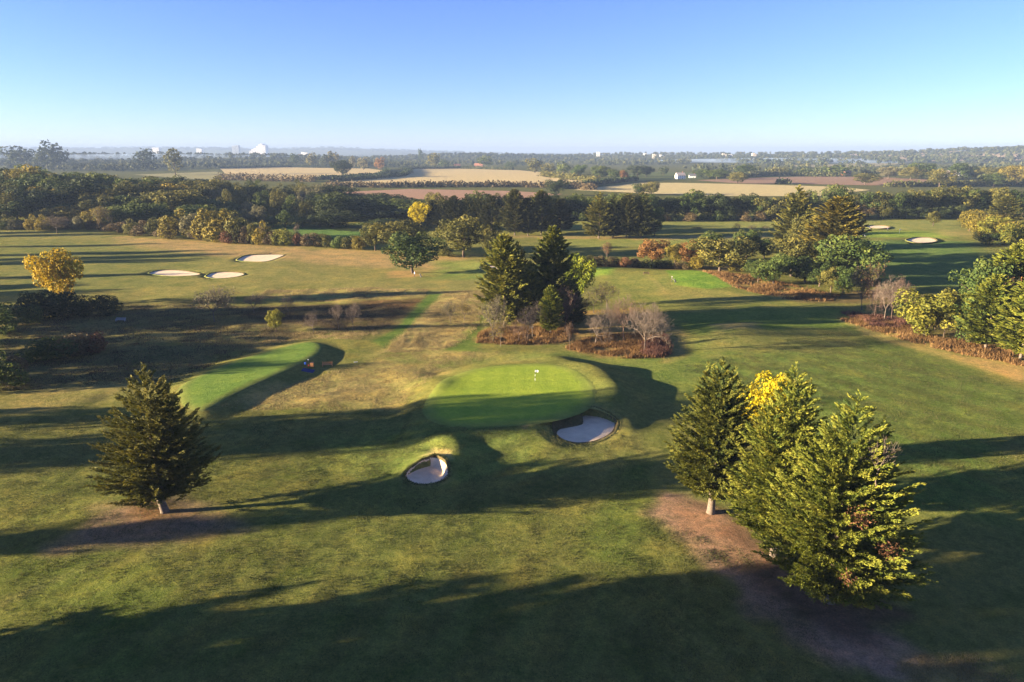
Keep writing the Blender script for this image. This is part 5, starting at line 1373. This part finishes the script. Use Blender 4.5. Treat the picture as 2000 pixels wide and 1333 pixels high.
# ------------------------------------------------------------------ far houses and town blocks
GLASS = simple('window_glass', (.05, .06, .08), .2, .05, 3, .5)
WALLS = {'white': simple('wall_white', (.75, .73, .70), .9, .05, 2), 'brick': simple('wall_brick', (.34, .15, .10), .9, .2, 4), 'cream': simple('wall_cream', (.55, .48, .38), .9, .06, 2), 'grey': simple('wall_grey', (.30, .32, .36), .9, .06, 2)}
ROOFS = {'slate': simple('roof_slate', (.09, .095, .11), .8, .15, 3), 'tile': simple('roof_tile', (.36, .16, .10), .85, .2, 3), 'pale': simple('roof_pale', (.50, .40, .32), .85, .1, 3)}
def house(px, py, L, D, H, rz, wall, roof, label, name='house'):
    xy = P(px, py); z = land1(xy)
    t = thing(name, label, 'house', (xy[0], xy[1], z), rz, group='far houses')
    rh = D * .42
    v = [(-L/2, -D/2, -1), (L/2, -D/2, -1), (L/2, D/2, -1), (-L/2, D/2, -1), (-L/2, -D/2, H), (L/2, -D/2, H), (L/2, D/2, H), (-L/2, D/2, H), (-L/2, 0, H + rh), (L/2, 0, H + rh)]
    mesh_obj('wall', v, [(0, 1, 5, 4), (2, 3, 7, 6), (1, 2, 6, 9, 5), (3, 0, 4, 8, 7)], WALLS[wall], t)
    e = .5
    v = [(-L/2-e, -D/2-e, H-.35), (L/2+e, -D/2-e, H-.35), (L/2+e, 0, H+rh+.1), (-L/2-e, 0, H+rh+.1), (L/2+e, D/2+e, H-.35), (-L/2-e, D/2+e, H-.35)]
    ro = mesh_obj('roof', v, [(0, 1, 2, 3), (3, 2, 4, 5)], ROOFS[roof], t); ro.modifiers.new('thick', 'SOLIDIFY').thickness = .25
    box('chimney', (L * .3, 0, H + rh + .5), (1.0, .8, 2.0), WALLS['brick'], ro)
    for fl_ in range(2 if H > 4 else 1):
        for i in range(4):
            w_ = box('window', (-L/2 + L * (i + .5) / 4, -D/2 - .05, 1.5 + fl_ * 2.7), (1.2, .14, 1.3), WHITE, t)
            box('pane', (-L/2 + L * (i + .5) / 4, -D/2 - .13, 1.5 + fl_ * 2.7), (1.0, .06, 1.1), GLASS, w_)
    box('door', (L * .12, -D/2 - .06, 1.0), (1.0, .14, 2.1), WOOD_DARK, t)
house(1328, 350, 13, 9, 5.6, R(12), 'white', 'pale', 'white gabled house standing in the green meadow')
house(1352, 348, 10, 7, 3.4, R(-6), 'white', 'slate', 'low white annex right of the gabled house')
house(605, 317, 22, 14, 9, R(5), 'white', 'slate', 'white farmhouse with a dark slate roof behind the left field')
house(587, 318, 10, 9, 7, R(80), 'white', 'tile', 'small white cottage left of the farmhouse')
house(345, 311, 34, 24, 7, R(10), 'cream', 'pale', 'house with a large pale roof among the left trees')
house(893, 328, 16, 10, 5.5, R(8), 'brick', 'tile', 'red brick house at the top of the golden field')
house(935, 327, 22, 11, 5.5, R(-5), 'brick', 'tile', 'long red brick house right of the other brick house')
house(455, 312, 26, 14, 6, R(15), 'cream', 'tile', 'low house with a reddish roof below the town')
house(1652, 343, 14, 10, 5.5, R(20), 'brick', 'tile', 'red house among trees beyond the ploughed field')
house(1852, 345, 22, 12, 4.5, R(0), 'white', 'pale', 'white building, left of the far right pair')
house(1890, 344, 26, 12, 4.5, R(6), 'white', 'pale', 'white building, right of the far right pair')
house(1665, 316, 30, 16, 7, R(10), 'white', 'pale', 'pale farm building beside the misty field')

def block(px, top_py, dist, parts, wall, label, name='town_building'):
    """parts: list of (dx, width, depth, drop below the top)"""
    Yd = dist; xy = np.array([(px - 1000) / 1333.0 * (Yd * CP + CAM_H * SP), Yd])
    Ht = height_at(xy, top_py); z = land1(xy)
    t = thing(name, label, 'building', (xy[0], xy[1], z), R(-5), group='town on the horizon')
    for (dx, w_, d_, dr) in parts:
        h = max(4, Ht - z - dr)
        bo = box('wall', (dx, 0, h / 2 - 1), (w_, d_, h), WALLS[wall], t)
        for fl_ in range(max(1, int(h / 7))):
            box('window_band', (dx, -d_ / 2 - .1, 3 + fl_ * 7), (w_ * .86, .3, 2.4), GLASS, bo)
block(508, 281, 6500, [(-75, 20, 60, 62), (-52, 22, 60, 50), (-28, 22, 60, 38), (-6, 20, 60, 24), (14, 20, 60, 9), (36, 22, 66, 0), (60, 24, 66, 14)], 'white', 'stepped white tower block on the horizon')
block(463, 284, 6800, [(-16, 34, 34, 4), (18, 28, 34, 0)], 'grey', 'grey pair of towers left of the stepped block')
block(390, 290, 6200, [(0, 30, 30, 0), (25, 18, 30, 9)], 'white', 'small white block on the left horizon')
block(308, 288.5, 6400, [(0, 62, 40, 0)], 'white', 'wide white building on the left horizon')
block(597, 298.5, 5000, [(0, 44, 26, 0), (-18, 16, 24, -4)], 'white', 'low white building right of the stepped block')
block(1168, 297, 3600, [(0, 18, 14, 0)], 'white', 'tiny white building on the skyline beyond the fields')
for i, px in enumerate([1258, 1276, 1290, 1412, 1425, 1470, 1538, 1560]):
    block(px, 299.5 + (i * 37 % 5) * .7, 3500 - (i * 53 % 7) * 60, [(0, 12, 10, 0), (9, 7, 9, 2.5)], ('white', 'cream')[i % 2], 'small pale house on the wooded far ridge, %s from the golden field' % ORD[i])

# ------------------------------------------------------------------ the air
def air():
    m = bpy.data.materials.new('haze_air'); m.use_nodes = True; nt = m.node_tree; nt.nodes.clear()
    out = N(nt, 'ShaderNodeOutputMaterial'); pv = N(nt, 'ShaderNodeVolumePrincipled')
    pv.inputs['Color'].default_value = (.24, .33, .52, 1); pv.inputs['Density'].default_value = 0.00013; pv.inputs['Anisotropy'].default_value = 0.0
    nt.links.new(pv.outputs[0], out.inputs['Volume'])
    return m
hz = box('haze', (0, 9650, 69), (32400, 20900, 142), air()); tag(hz, 'thin blue morning haze', kind='stuff')

def mist(px, py, rx, ry, h, dens, label):
    c = P(px, py); n = 28; V = []; F = []
    rr = np.random.default_rng(int(px))
    k = 1 + .25 * np.sin(np.arange(n) * .9 + 1) + rr.normal(0, .06, n)
    for zf, rf in ((-.5, .8), (.25, 1.0), (.7, .75), (1.0, .3)):
        for j in range(n):
            a = 2 * math.pi * j / n; V.append((math.cos(a) * rx * rf * k[j], math.sin(a) * ry * rf * k[j], zf * h))
    for q in range(3):
        for j in range(n): F.append((q * n + j, q * n + (j + 1) % n, (q + 1) * n + (j + 1) % n, (q + 1) * n + j))
    F.append(tuple(range(n))[::-1]); F.append(tuple(3 * n + j for j in range(n)))
    m = bpy.data.materials.new('mist_air'); m.use_nodes = True; nt = m.node_tree; nt.nodes.clear()
    out = N(nt, 'ShaderNodeOutputMaterial'); pv = N(nt, 'ShaderNodeVolumePrincipled')
    pv.inputs['Color'].default_value = (.30, .40, .58, 1); pv.inputs['Density'].default_value = dens
    nt.links.new(pv.outputs[0], out.inputs['Volume'])
    o = mesh_obj('mist', V, F, m); o.location = (c[0], c[1], land1(c)); tag(o, label, kind='stuff')
mist(1560, 318, 560, 330, 13, .0045, 'low bank of blue mist lying over the far right fields')
mist(250, 320, 500, 260, 12, .003, 'thin morning mist among the trees on the far left')
